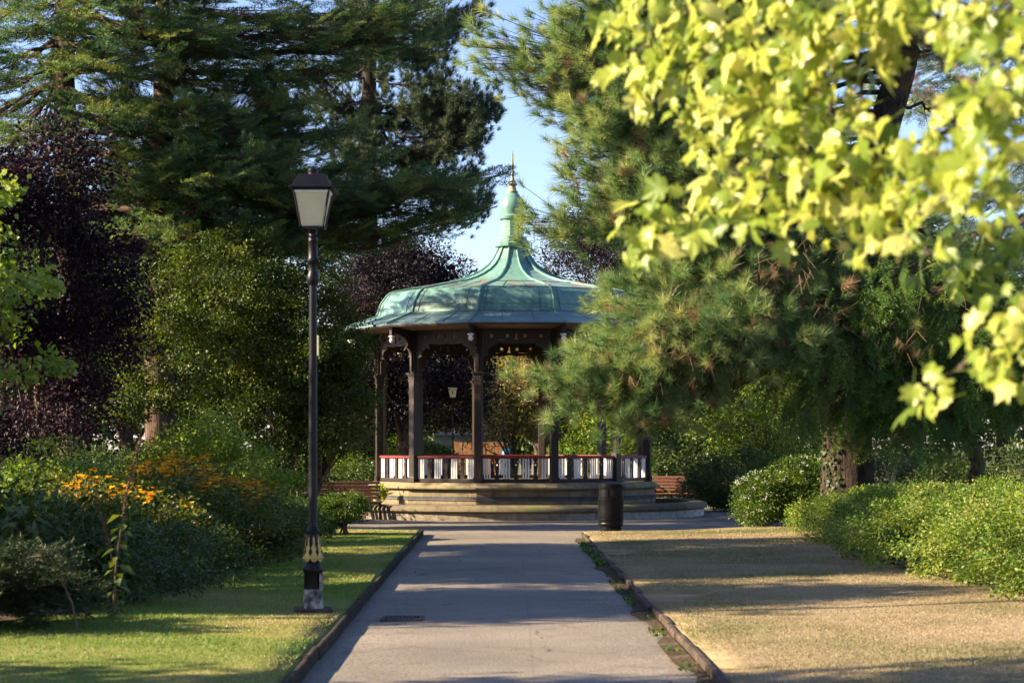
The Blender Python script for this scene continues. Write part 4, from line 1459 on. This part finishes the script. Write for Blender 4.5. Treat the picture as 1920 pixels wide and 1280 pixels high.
broadleaf('second dark low shrub filling the bed between the conifer and the flowering shrub', 'low shrub', (-3.95, 19.2, LZ), .02, .3,
          [(0, 0, .32, .62, .8, .42), (.3, 1.1, .34, .55, .9, .42), (-.4, .5, .42, .6, .8, .45), (.62, 2.6, .3, .5, 1.0, .4)], 170, 70, .06, .2, G['laurel'], M['bark'], 'low_shrub', ('stem', 'foliage'), stems=4,
          tint=(.3, .2), inner=.7, tmpl=LANCE)
broadleaf('tall airy light green shrub rising behind the orange flowers', 'tall shrub', at(385, 31, LZ), .03, .9,
          [(-.3, 0, 1.1, .75, .8, .75), (.5, .3, 1.05, .75, .8, .6), (.05, -.1, 1.65, .55, .6, .42), (-.8, .2, .9, .6, .7, .6), (1.0, .3, .75, .5, .6, .5)], 210, 75, .055, .22, G['spring'], M['bark'], 'tall_shrub', ('stem', 'foliage'),
          stems=5, limbs=30, tint=(.42, .25), inner=.5)
broadleaf('rose-like shrub with pale green shoots at the far left of the bed', 'rose shrub', at(110, 25.5, LZ), .02, .7,
          [(-.6, 0, .85, .8, .7, .6), (.35, .1, .85, .75, .7, .6), (0, 0, 1.25, .6, .5, .35)], 130, 55, .055, .2, G['hazel'], M['bark'], 'rose_shrub', ('stem', 'foliage'), stems=5, limbs=24, tint=(.5, .25), inner=.5)
broadleaf('round clipped dark green bush on short stems beside the plaza', 'clipped bush', (-2.95, 34.6, LZ), .022, .35,
          [(0, 0, .45, .46, .5, .25), (.08, .05, .53, .36, .42, .16), (-.36, -.1, .35, .36, .4, .28)], 230, 95, .034, .10, G['box'], M['bark'], 'clipped_bush', ('stem', 'foliage'), stems=6, limbs=30, inner=.8, tint=(.5, .24))
broadleaf('low leafy bush with dry stalks left of the clipped bush', 'low bush', (-3.55, 33.2, LZ), .015, .3,
          [(0, 0, .32, .38, .4, .32), (.3, -.3, .22, .3, .3, .22)], 80, 60, .045, .13, G['laurel'], M['bark'], 'low_bush', ('stem', 'foliage'), stems=4, inner=.6)


def mullein(label, loc, h, lean, seed, leaves):
    r = thing('mullein_plant', label, 'tall plant', loc)
    rr = np.random.default_rng(seed)
    pts = [np.array([0, 0, -.02]), np.array([lean * .15, 0, h * .35]), np.array([lean * .5, .02, h * .7]), np.array([lean, .03, h])]
    MB().tube(pts, [.011, .009, .007, .003], 6).build('stem', G['seed'], r, True)
    fl = Fol()
    n = 420
    t = .52 + .48 * rr.random(n)
    pc, tg = poly_at(pts, np.minimum(t, .999))
    fl.inst(LEAF, pc, norm(rr.normal(size=(n, 3)) + tg), rr.normal(size=(n, 3)), .022 * rr.uniform(.6, 1.5, n), rr.random(n))
    fl.build('seed_spike', G['seed'], r)
    if leaves:
        fl = Fol()
        t = np.linspace(.02, .56, leaves)
        pc, tg = poly_at(pts, t)
        a = np.arange(leaves) * 2.4
        d = np.stack([np.cos(a), np.sin(a), np.full(leaves, -.55)], 1)
        big = (LEAF[0] * np.array([.95, 1, 1.2]), LEAF[1])
        fl.inst(big, pc + norm(d) * .03, norm(d), norm(UP + rr.normal(size=(leaves, 3)) * .2), (.15 * rr.uniform(.6, 1.15, leaves)), .40 + .14 * rr.normal(size=leaves))
        fl.build('leaves', G['hyper'], r)
    return r


mullein('tall plant with drooping broad leaves and a long brown seed spike at the lawn edge', (-3.53, 17.6, LZ), 1.62, .24, 1, 26)
mullein('short brown seed spike leaning left out of the lower left corner bed', (-3.62, 16.6, LZ), .68, -.32, 2, 0)
mullein('shorter brown seed spike leaning left beside the broad-leaved plant', (-3.62, 18.3, LZ), 1.05, -.22, 3, 10)

# =================================================================== right side: pine, yew, hedge
trk = [P(1590, 960, 37), P(1590, 780, 37), P(1598, 560, 37), P(1630, 330, 37), P(1688, 140, 37), P(1735, -60, 37), P(1750, -260, 37)]
tips = [(880, 88, 36, .9), (962, 148, 36, .9), (985, 205, 36, .9), (945, 62, 36, .9), (1040, 110, 35, 1), (1080, 215, 35, 1), (1000, 20, 36, 1), (1090, 20, 36, 1), (1130, 70, 37, 1), (1200, 250, 35, 1), (1120, 290, 35, 1), (1160, 190, 35, 1),
        (1240, 330, 35, 1), (1075, 350, 35, .9), (985, 418, 34.5, .7), (1045, 430, 34.5, .8), (1130, 400, 35, .9), (1180, 340, 34, 1), (1250, 150, 36, 1), (1300, 60, 36, 1), (1340, 250, 35, 1), (1220, 410, 34.5, .9), (1200, -50, 36, 1),
        (1100, 140, 36, 1), (1060, 270, 35, 1), (1380, 340, 34, 1), (1300, 400, 34, .9), (1050, -60, 36, 1), (1420, 120, 35, 1), (1330, -40, 36, 1), (1500, 250, 34, 1), (1450, -60, 36, 1), (1600, -60, 35, 1), (1700, 20, 35, 1), (1850, 60, 36, 1),
        (965, 725, 33, .7), (1035, 755, 33, .9), (1085, 560, 34, .7), (1020, 690, 33, .8), (1150, 770, 33, .9), (1105, 640, 33.5, 1), (1200, 735, 33, 1), (1235, 610, 33, 1), (1300, 560, 34, 1), (1350, 650, 33, 1), (1170, 540, 34, .8),
        (1400, 600, 33, 1), (1480, 650, 33, 1), (1550, 560, 34, .9), (1280, 700, 33, 1), (1450, 520, 34, .9), (1650, 600, 34, .8), (1740, 625, 34, .7), (1150, 690, 32.5, 1), (1085, 700, 33, .9), (1220, 660, 32.5, 1), (1320, 500, 34, 1),
        (1250, 520, 34, .9), (1180, 610, 33, 1), (1400, 470, 34, .9), (1560, 480, 34, .8), (1300, 620, 32.5, 1), (1100, 585, 34, .7), (1230, 770, 33, .8), (1400, 690, 33, .8), (905, 120, 36, .7), (1010, 70, 36, .9), (1010, 160, 36, .8), (1060, 170, 36, .9), (1110, 230, 35, 1), (1130, 350, 35, 1), (1060, 320, 35.5, .9), (1200, 120, 36, 1), (1160, 10, 36, 1), (1190, 300, 35, 1), (1090, 60, 36, 1), (1250, 260, 35, 1), (1300, 300, 34.5, 1), (1270, 470, 34, .9), (1350, 540, 33.5, 1)]
bl = []
tips = [((px + 40 if (py > 500 and px < 1110) else px + 42 if (px < 1015 and py < 300 and px not in (880, 905, 962)) else px), py, D, w) for px, py, D, w in tips]
for px, py, D, w in tips:
    up = py - .10 * abs(px - 1590) if py < 450 else py - 120 - .10 * abs(px - 1590)
    bl.append((float(np.clip((960 - up) / 1220, .28, .97)), P(px, py, D), w))
bl += [(.4 + .04 * k, np.array([6.2 + 3.6 * math.cos(a), 37 + 3.6 * math.sin(a), 4.5 + .8 * k]), .8) for k, a in enumerate((-.5, .3, .9, 1.6, 2.3, .6, 1.2, 0, 1.9))]
PT = conifer('big long-needled pine on the right whose drooping branches hang in front of the bandstand roof', 'pine tree', trk, [.52, .45, .39, .32, .27, .2, .1], bl, TUF, 78, .66, .27, .27,
             [G['pine'], M['bark_old'], G['dead']], 'pine_tree', tipbias=.62, t0=.36, dirw=(.7, .4, .45), upw=.3, tint=(.55, .22), brown=.05, sag=.16, rise=.05, brad=.045)
fl = Fol()
for px, py, D in ((1290, 560, 33.4), (1360, 600, 33), (1330, 690, 32.8), (1250, 640, 32.6), (1430, 560, 33.5), (1480, 500, 33.5), (1400, 480, 33.8), (1560, 600, 33.6), (1700, 640, 33.6), (1760, 560, 33.8), (1300, 420, 34.4), (1220, 700, 32.6)):
    n = 30
    c0 = P(px, py, D) - np.array(PT.location)
    pos = c0 + rng.normal(size=(n, 3)) * np.array([.3, .25, .2])
    fl.inst(STICK, pos, norm(rdir(n) * .7 + np.array([-.2, -.1, -.75])), rdir(n), np.stack([np.full(n, .009), rng.uniform(.12, .5, n), np.full(n, .009)], 1), rng.random(n))
    fl.inst(DEAD[0], pos[:9], norm(rdir(9) - UP * .8), rdir(9), .2 * rng.uniform(.7, 1.2, 9), rng.random(9))
fl.build('dead_twigs', G['dead'], PT)
# ivy climbing the pine trunk
fl = Fol()
n = 420
a = rng.uniform(PI * .95, PI * 1.38, n)
z = rng.uniform(0.1, 2.6, n) ** 1.0
k = rng.random(n) < (1.15 - z / 3)
a, z = a[k], z[k]
n = len(a)
rr = .47 + .04 * rng.random(n)
d = np.stack([np.cos(a), np.sin(a), np.zeros(n)], 1)
iv = thing('ivy', 'dark ivy climbing the left side of the big pine trunk', 'ivy', (P(1590, 960, 37)[0], 37, 0))
fl.inst(LOBED, d * rr[:, None] + np.stack([np.zeros(n), np.zeros(n), z], 1), norm(-UP * .8 + rdir(n) * .7), norm(d + rdir(n) * .4), .085 * rng.uniform(.6, 1.2, n), .15 + .2 * rng.normal(size=n))
fl.build('leaves', G['hawthorn'], iv)

tips = [(1450, 640), (1485, 740), (1530, 690), (1560, 770), (1600, 800), (1650, 770), (1700, 800), (1745, 700), (1800, 800), (1850, 750), (1900, 700), (1620, 620), (1700, 600), (1800, 630), (1880, 600), (1500, 600), (1560, 640), (1640, 700),
        (1690, 720), (1760, 780), (1590, 720), (1840, 680), (1930, 640), (1950, 760), (1750, 560), (1840, 540), (1640, 560), (1470, 690), (1520, 760)]
trk = [P(1818, 935, 35.5), P(1835, 870, 35.5), P(1800, 790, 35.5), P(1820, 640, 35.6), P(1830, 480, 35.6)]
bl = [(float(np.clip((935 - (py - 70)) / 460, .3, .97)), P(px, py, 34.2 + rng.uniform(-.7, .9)), 1.0) for px, py in tips]
bl += [(.5 + .05 * k, np.array([8.1 + 2.2 * math.cos(a), 35.6 + 2.2 * math.sin(a), 2.6 + .4 * k]), .8) for k, a in enumerate((.2, .8, 1.4, 2.0, 2.6))]
conifer('dark spreading yew with hanging sprays and a twisted trunk at the right', 'yew tree', trk, [.16, .13, .15, .11, .05], bl, YEW, 100, .75, .26, .46,
        [G['yew'], M['bark_red'], G['dead']], 'yew_tree', tipbias=.8, t0=.2, dirw=(.5, .4, -.55), upw=.5, tint=(.42, .24), sag=.02, rise=.16, brad=.04)
tips = [(1750, 100), (1700, 190), (1660, 70), (1800, 440), (1850, 515), (1780, 390), (1900, 480), (1920, 300), (1840, 230), (1740, 60), (1880, 120), (1860, 380), (1940, 200), (1780, 520), (1950, 420), (1720, 130), (1770, 210)]
trk = [P(1960, 900, 43), P(1955, 500, 43), P(1950, 100, 43), P(1950, -160, 43)]
bl = [(float(np.clip((900 - py - 20) / 1060, .2, .97)), P(px, py, 42.5 + rng.uniform(-1, 1)), 1.0) for px, py in tips]
conifer('blue-green cedar at the right edge behind the bright maple leaves', 'blue cedar', trk, [.3, .25, .18, .1], bl, CED, 70, .8, .12, .5, [G['cedar_blue'], M['bark'], G['dead']], 'blue_cedar', t0=.2, sag=.1,
        dirw=(.8, .55, 0), upw=1.2)

hb = []
for y, w, h in ((18.7, .9, 1.02), (20.3, .95, 1.05), (22, 1.0, 1.02), (24, 1.0, .98), (26, 1.0, .92), (28, 1.0, .86), (30, .95, .80), (32, .9, .74), (34, .85, .66), (35.8, .7, .55)):
    x0 = float(bedR(np.array([y]))[0]) - .12
    h *= rng.uniform(.86, 1.14)
    hb.append((x0 + w - 5.6 + rng.uniform(-.15, .15), y - 26, h * .48, w, rng.uniform(.9, 1.4), h * .55))
    hb.append((x0 + w * .75 - 5.6 + rng.uniform(-.2, .2), y - 25 + rng.uniform(-.3, .3), h * .4, w * .75, .8, h * .5))
    hb.append((x0 + w * 2.3 - 5.6, y - 26, h * .55, w, 1.5, h * .58))
broadleaf('long loose light green hedge curving along the right lawn', 'hedge', (5.6, 26, .1), .02, .35, hb, 1700, 130, .038, .155, G['hedge'], M['bark_pale'], 'hedge', ('stem', 'foliage'), stems=24, limbs=120,
          inner=.74, tint=(.46, .32), tr=5)
r, cc, out = broadleaf('rounded shrub with white flower heads at the far end of the hedge', 'white-flowered shrub', (5.15, 38.0, .1), .025, .5,
          [(-.35, 0, .55, .55, .7, .5), (.3, .1, .72, .65, .7, .62), (.8, .2, .85, .55, .6, .6), (-.5, -.4, .35, .35, .5, .32)], 230, 85, .055, .18, G['box'], M['bark'], 'flowering_shrub', ('stem', 'foliage'), stems=5, inner=.7, tint=(.45, .24))
fl = Fol()
sel = cc[(out[:, 0] < .1) & (out[:, 1] < .5)]
for c in sel[rng.choice(len(sel), 40)]:
    k = rng.integers(8, 22)
    p = c + np.array([-.06, -.1, .09]) + rng.normal(size=(k, 3)) * np.array([.045, .045, .02])
    fl.inst(LEAF, p, rdir(k), norm(UP + rdir(k) * .4), np.full(k, .03), rng.random(k))
fl.build('flowers', M['petal_white'], r)
t = MB().tube([(0, 0, .0), (.03, 0, .35), (.10, 0, .62), (.13, .02, .95), (.19, .02, 1.25)], [.05, .045, .04, .036, .03], 9, rough=.05)
t.tube([(.11, 0, .7), (.02, .03, .95), (-.02, .05, 1.1)], [.02, .016, .01], 6)
tag(t.build('leaning_stem', M['bark_pale'], None, True, loc=(at(1662, 34.5).x, 34.5, .2)), 'leaning bare pale stem rising behind the hedge beside the big pine trunk', 'stem')

# =================================================================== foreground golden maple
mroot = thing('maple_tree', 'golden yellow-green maple whose near, blurred leafy branches fill the upper right', 'maple tree', (3.7, 6.6, 0))
mb = np.array([3.7, 6.6, 0])
tb = MB()
tb.tube([(0, 0, -.05), (0, 0, .3), (-.05, 0, 1.6), (.05, .1, 3.4), (.1, .1, 5.2)], [.2, .15, .13, .11, .07], 12, rough=.05)
fl = Fol()
blobs = [(1180, 30, 70, 1), (1260, 60, 80, 1), (1330, 40, 80, 1), (1400, 90, 90, 1), (1480, 50, 90, 1), (1560, 70, 90, 1), (1640, 40, 80, 1), (1190, 150, 55, .8), (1250, 150, 75, 1), (1330, 150, 85, 1), (1420, 180, 90, 1), (1500, 160, 90, 1),
         (1580, 150, 75, 1), (1850, 40, 80, 1), (1790, 20, 60, 1), (1890, 150, 80, 1), (1835, 205, 75, 1), (1880, 270, 80, 1), (1300, 240, 45, .6), (1370, 250, 70, 1), (1450, 265, 80, 1), (1540, 250, 70, .8), (1180, 450, 55, .8), (1240, 410, 60, 1),
         (1290, 400, 55, .9), (1350, 330, 60, 1), (1420, 380, 70, 1), (1500, 350, 80, 1), (1580, 330, 80, 1), (1660, 310, 85, 1), (1740, 330, 80, 1), (1820, 330, 75, 1), (1560, 410, 60, .9), (1640, 400, 65, .9), (1720, 420, 60, .7), (1490, 430, 40, .6),
         (1610, 460, 25, .35), (1750, 260, 60, .7), (1160, 110, 50, .4), (1690, 380, 70, .8), (1900, 380, 60, .7), (1700, 0, 60, .9), (1620, 250, 50, .7), (1210, 470, 40, .5), (1540, 30, 80, .8), (1450, -30, 90, 1), (1250, -30, 90, 1), (1650, -40, 90, 1), (1850, -40, 90, 1),
         (1890, 610, 70, .8), (1850, 680, 60, .7), (1780, 710, 55, .5), (1740, 745, 40, .3), (1900, 690, 50, .6), (1930, 560, 60, .8),
         (1720, 470, 55, .7), (1790, 490, 60, .8), (1860, 470, 60, .8), (1820, 535, 40, .5), (1900, 440, 60, .7)]
for k in range(34):                      # the crown goes on beyond the right edge of the view
    blobs.insert(0, (1990 + 34 * (k % 17) + random.uniform(-20, 20), random.uniform(-150, 560), 85, .9))
mains = []
for tip, D, zz_ in (((1150, 100), 7.4, 3.2), ((1220, 60), 7.2, 3.9), ((1180, 440), 7.3, 2.7), ((1420, 380), 6.7, 2.9), ((1750, 720), 5.9, 1.9), ((1740, 480), 8.4, 2.4), ((1560, 200), 6.4, 3.4)):
    m_ = bough((0, .05, zz_), P(tip[0], tip[1], D) - mb, -.06, .05, 24, .03)
    tb.tube(m_, [.021 * (1 - .85 * k / 23) for k in range(24)], 6, caps=False)
    mains.append(m_)
for i, (px, py, rp_, w) in enumerate(blobs):
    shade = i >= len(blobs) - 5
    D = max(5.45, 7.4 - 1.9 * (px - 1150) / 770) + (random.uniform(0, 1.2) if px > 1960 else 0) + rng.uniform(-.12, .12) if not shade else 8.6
    c = P(px, py, D) - mb
    R = rp_ * D / F
    # a thin twig from the nearest point of one of the main boughs
    q = min((p for m_ in mains for p in m_), key=lambda p: np.linalg.norm((p - c) * np.array([1, .6, 1])) + (0 if p[0] > c[0] - .05 else .4) + (0 if p[2] > c[2] - .08 else .9))
    pts = bough(q, c + np.array([0, 0, .02]), -.02, .03, 7, .09)
    tb.tube(pts, [.0075 * (1 - .8 * k / 6) for k in range(7)], 5, caps=False)
    n = max(4, int(25 * w * (D / 6.6) ** -.5 * (rp_ / 75) ** 2))
    pos = c + np.clip(rng.normal(size=(n, 3)), -1.5, 1.5) * np.array([R * .56, .12, R * .47])
    d = norm(rdir(n) * .85 + np.array([-.35, -.15, -.7]))
    up = norm(np.array([-.62, -.38, .5]) + rdir(n) * .62)
    sz = .072 * (D / 6.6) * rng.uniform(.55, 1.35, n)
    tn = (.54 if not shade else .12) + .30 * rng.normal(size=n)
    wh = rng.integers(0, 4, n)
    for k in range(4):
        q = wh == k
        if q.any(): fl.inst(MAPLES[k], pos[q], d[q], up[q], np.stack([sz * rng.uniform(.75, 1.05, n), sz, sz], 1)[q], tn[q])
    back = pos - d * .055
    fl.inst(STICK, back, pos - back, norm(UP + rdir(n) * .2), np.stack([np.full(n, .0025), np.full(n, .06), np.full(n, .0025)], 1), np.full(n, .3), 0)
tb.build('trunk', M['bark'], mroot, True)
fl.build('crown', G['maple'], mroot)

# =================================================================== trees and shrubs further back
far = [
    # px, D, height, rx, material, label, leaf
    ('copper_beech', 752, 57.5, 7.7, 2.45, 'beech', 'dark copper beech behind the left half of the bandstand roof', .085, 'copper beech'),
    ('copper_beech', 1165, 80, 12.0, 3.8, 'beech', 'tall dark copper beech behind the right half of the bandstand roof', .10, 'copper beech'),
    ('bronze_tree', 960, 68, 5.0, 2.3, 'olive', 'bronze green rounded tree seen through the middle columns of the bandstand', .10, 'bronze tree'),
    ('lime_tree', 1010, 84, 9.0, 1.7, 'lime', 'bright lime green tree peeping out right of the roof neck', .13, 'lime tree'),
    ('broadleaf_tree', 1330, 60, 5.6, 2.5, 'far', 'mid green tree behind the bench on the right', .10, 'green tree'),
    ('broadleaf_tree', 1440, 53, 4.8, 1.9, 'hedge', 'feathery light green tree between the right bench and the big pine', .085, 'green tree'),
    ('broadleaf_tree', 1190, 66, 4.6, 2.0, 'hazel', 'yellow-green tree seen through the right-hand columns', .10, 'green tree'),
    ('broadleaf_tree', 240, 66, 9.5, 3.6, 'far', 'dull green tree behind the ivy-flecked pine trunk', .14, 'green tree'),
    ('broadleaf_tree', 30, 58, 8.0, 3.4, 'far', 'dark green tree filling the far left behind the purple tree', .14, 'green tree'),
    ('broadleaf_tree', 545, 78, 11.5, 4.2, 'far', 'green tree behind the hawthorn and lamp post', .13, 'green tree'),
    ('broadleaf_tree', 1560, 68, 8.5, 3.4, 'far', 'dark green tree behind the big pine trunk', .14, 'green tree'),
    ('broadleaf_tree', 1720, 58, 7.5, 3.0, 'far', 'dark green tree behind the yew', .13, 'green tree'),
    ('broadleaf_tree', 1880, 64, 8.5, 3.4, 'far', 'dark green tree at the far right behind the blue cedar', .13, 'green tree'),
    ('broadleaf_tree', 1330, 92, 13.5, 4.6, 'far', 'tall green tree rising behind the pine branches', .2, 'green tree'),
    ('broadleaf_tree', 1600, 96, 14.0, 4.8, 'beech', 'tall dark tree rising behind the maple leaves', .2, 'dark tree'),
    ('broadleaf_tree', 360, 98, 12.0, 4.6, 'far', 'tall grey-green tree far behind the cedar', .2, 'green tree'),
    ('broadleaf_tree', 90, 95, 13.0, 4.6, 'far', 'tall green tree far behind the purple tree', .2, 'green tree'),
    ('broadleaf_tree', 700, 105, 8.0, 4.4, 'far', 'green tree far behind the left bandstand columns', .18, 'green tree'),
    ('broadleaf_tree', 1090, 110, 8.5, 4.6, 'far', 'green tree far behind the right bandstand columns', .18, 'green tree'),
    ('broadleaf_tree', 905, 125, 7.5, 4.5, 'far', 'pale green tree far behind the middle of the bandstand', .18, 'green tree'),
]
for nm, px, D, h, r_, mt, label, lf, cat in far:
    lo = .28 if h > 6 else .16
    up_ = .12 * h if nm == 'bronze_tree' else 0.0
    if up_: lo = .38
    broadleaf(label, cat, at(px, D), .05 * h * .5, h * .45,
              [(0, 0, h * (lo + 1) / 2, r_, r_ * .9, h * (1 - lo) / 2 * .95), (-r_ * .45, 0, h * .45 + up_, r_ * .65, r_ * .6, h * .22), (r_ * .5, .1, h * .5 + up_, r_ * .6, r_ * .6, h * .24), (.1 * r_, 0, h * .8, r_ * .55, r_ * .5, h * .2)],
              int((150 + 8 * h * r_ / 2) * (1.7 if mt == 'beech' else 1.15)), 260 if mt == 'beech' else 85, lf, .16 * r_ + .12, G[mt], M['bark'], nm, tint=(.45, .24), inner=.6, limbs=16,
              group='trees behind the bandstand' if mt == 'far' else None)
shr = [
    ('laurel_bush', 630, 51.5, 1.35, 1.6, 'laurel', 'dark evergreen hedge-like bush behind the left bench', .07, 'bush'),
    ('laurel_bush', 560, 53, 1.7, 1.6, 'hedge', 'light green bush behind the pale stems', .07, 'bush'),
    ('leafy_bush', 755, 70, 2.3, 1.0, 'lime', 'bright lime green bush seen between the left bandstand columns', .10, 'bush'),
    ('leafy_bush', 812, 66, 1.7, .7, 'far', 'dull green bush seen low between the bandstand columns', .08, 'bush'),
    ('leafy_bush', 690, 60, 2.0, 1.6, 'hazel', 'green bush left of the leftmost bandstand column', .08, 'bush'),
    ('leafy_bush', 1110, 72, 2.2, 1.6, 'hazel', 'green bush behind the right part of the railing', .09, 'bush'),
    ('leafy_bush', 1205, 61, 2.2, 1.2, 'lime', 'lime green bush beside the rightmost bandstand column', .08, 'bush'),
    ('leafy_bush', 1290, 56.5, 2.0, 1.7, 'far', 'dark green bush directly behind the right bench', .08, 'bush'),
    ('leafy_bush', 1390, 50.5, 1.5, 1.3, 'far', 'dark green bush at the right end of the right bench', .07, 'bush'),
    ('leafy_bush', 1490, 45, 1.6, 1.2, 'box', 'leafy bush left of the big pine trunk', .065, 'bush'),
    ('leafy_bush', 1700, 42, 1.6, 1.6, 'far', 'dark bush under the yew', .07, 'bush'),
    ('leafy_bush', 1860, 40, 1.7, 1.6, 'far', 'dark bush at the right edge behind the hedge', .07, 'bush'),
    ('leafy_bush', 200, 38, 1.7, 1.7, 'far', 'dark bush behind the rose-like shrub', .07, 'bush'),
    ('leafy_bush', 40, 33, 1.6, 1.6, 'juniper', 'dark bush at the left edge under the purple tree', .07, 'bush'),
    ('leafy_bush', 480, 43, 1.5, 1.5, 'far', 'dark bush under the hawthorn', .07, 'bush'),
    ('leafy_bush', 340, 40, 1.6, 1.3, 'far', 'bush at the foot of the ivy-flecked pine', .07, 'bush'),
]
for nm, px, D, h, r_, mt, label, lf, cat in shr:
    broadleaf(label, cat, at(px, D), .025, h * .4, [(0, 0, h * .5, r_, r_ * .8, h * .5), (-r_ * .5, -.1, h * .4, r_ * .6, r_ * .6, h * .4), (r_ * .5, 0, h * .42, r_ * .6, r_ * .6, h * .42)],
              170, 75, lf, .26, G[mt], M['bark'], nm, ('stem', 'foliage'), stems=4, inner=.7, tint=(.45, .24), limbs=16)
# dense far wood closing the view
fl = Fol()
n = 60000
x = rng.uniform(-75, 75, n)
h = 7 + 5 * value_noise(x, x * 0 + 2, 9, 31) + 3 * value_noise(x, x * 0 + 7, 3, 32)
gap = np.exp(-((x - .5) / 5) ** 2)
h = h * (1 - .55 * gap)
z = h * rng.random(n) ** .8
y = 150 + rng.normal(size=n) * 3 + 4 * value_noise(x, z, 4, 33)
fl.inst(LEAF, np.stack([x, y, z], 1), rdir(n), norm(UP * .5 + rdir(n)), .62 * rng.uniform(.6, 1.2, n), .45 + .25 * rng.normal(size=n))
tag(fl.build('woodland', G['far']), 'far belt of green woodland closing the view behind the park', 'woodland', kind='stuff')
# park fern growing out of the wall
fl = Fol()
n = 110
ax = np.array([CX - 3.05, CY - 2.35, .40])
d = norm(np.stack([rng.normal(size=n) * .7 - .1, rng.normal(size=n) * .5 - .4, np.abs(rng.normal(size=n)) + .3], 1))
fl.inst(LANCE, ax + d * .08 + rng.normal(size=(n, 3)) * np.array([.07, .05, .08]), d, norm(UP + rdir(n) * .5), .19 * rng.uniform(.6, 1.3, n), .6 + .25 * rng.normal(size=n))
tag(fl.build('wall_fern', G['lime']), 'bright green self-sown plant growing at the left foot of the bandstand plinth', 'fern')
for i, (a, s) in enumerate(((-.35, .7), (.22, .8), (.55, .6))):
    fl = Fol()
    n = 60
    c = np.array([CX + 3.75 * math.sin(a), CY - 3.75 * math.cos(a), .17])
    d = norm(np.stack([rng.normal(size=n), rng.normal(size=n), np.abs(rng.normal(size=n)) + .2], 1))
    fl.inst(LANCE, c + d * .05 + rng.normal(size=(n, 3)) * np.array([.12, .05, .03]), d, norm(UP + rdir(n) * .5), .11 * s * rng.uniform(.6, 1.3, n), .4 + .25 * rng.normal(size=n))
    tag(fl.build('weed_clump', G['box']), ('green weed clump growing behind the ring wall left of the middle', 'green weed clump behind the ring wall in front of the middle posts',
                                           'green weed clump behind the ring wall next to the litter bin')[i], 'weed')

# trees standing left of the view, whose shade falls across lawn and path
for base, h, r_, label in (((-10.5, 9.7, 0), 10.2, 3.4, 'broad green park tree standing left of the near lawn'),
                           ((-12.5, 19.0, 0), 8.8, 1.7, 'narrow green park tree standing left of the shrub bed'),
                           ((-12.5, 25.9, 0), 9.4, 4.3, 'broad spreading park tree standing left of the shrub bed')):
    hi = r_ > 4
    broadleaf(label, 'green tree', base, .22, h * .45, [(0, 0, h * .79, r_, r_, h * .17), (.4 * r_, .2, h * .76, r_ * .6, r_ * .7, h * .13), (-.3 * r_, -.4 * r_, h * .78, r_ * .7, r_ * .6, h * .14)] if hi else
              [(0, 0, h * .55, r_, r_, h * .42), (.5 * r_, .2, h * .4, r_ * .6, r_ * .7, h * .28), (-.3 * r_, -.4 * r_, h * .45, r_ * .7, r_ * .6, h * .3)],
              330 if hi else 380, 120, .17, .62, G['far'], M['bark'], 'broadleaf_tree', inner=.5, limbs=20)
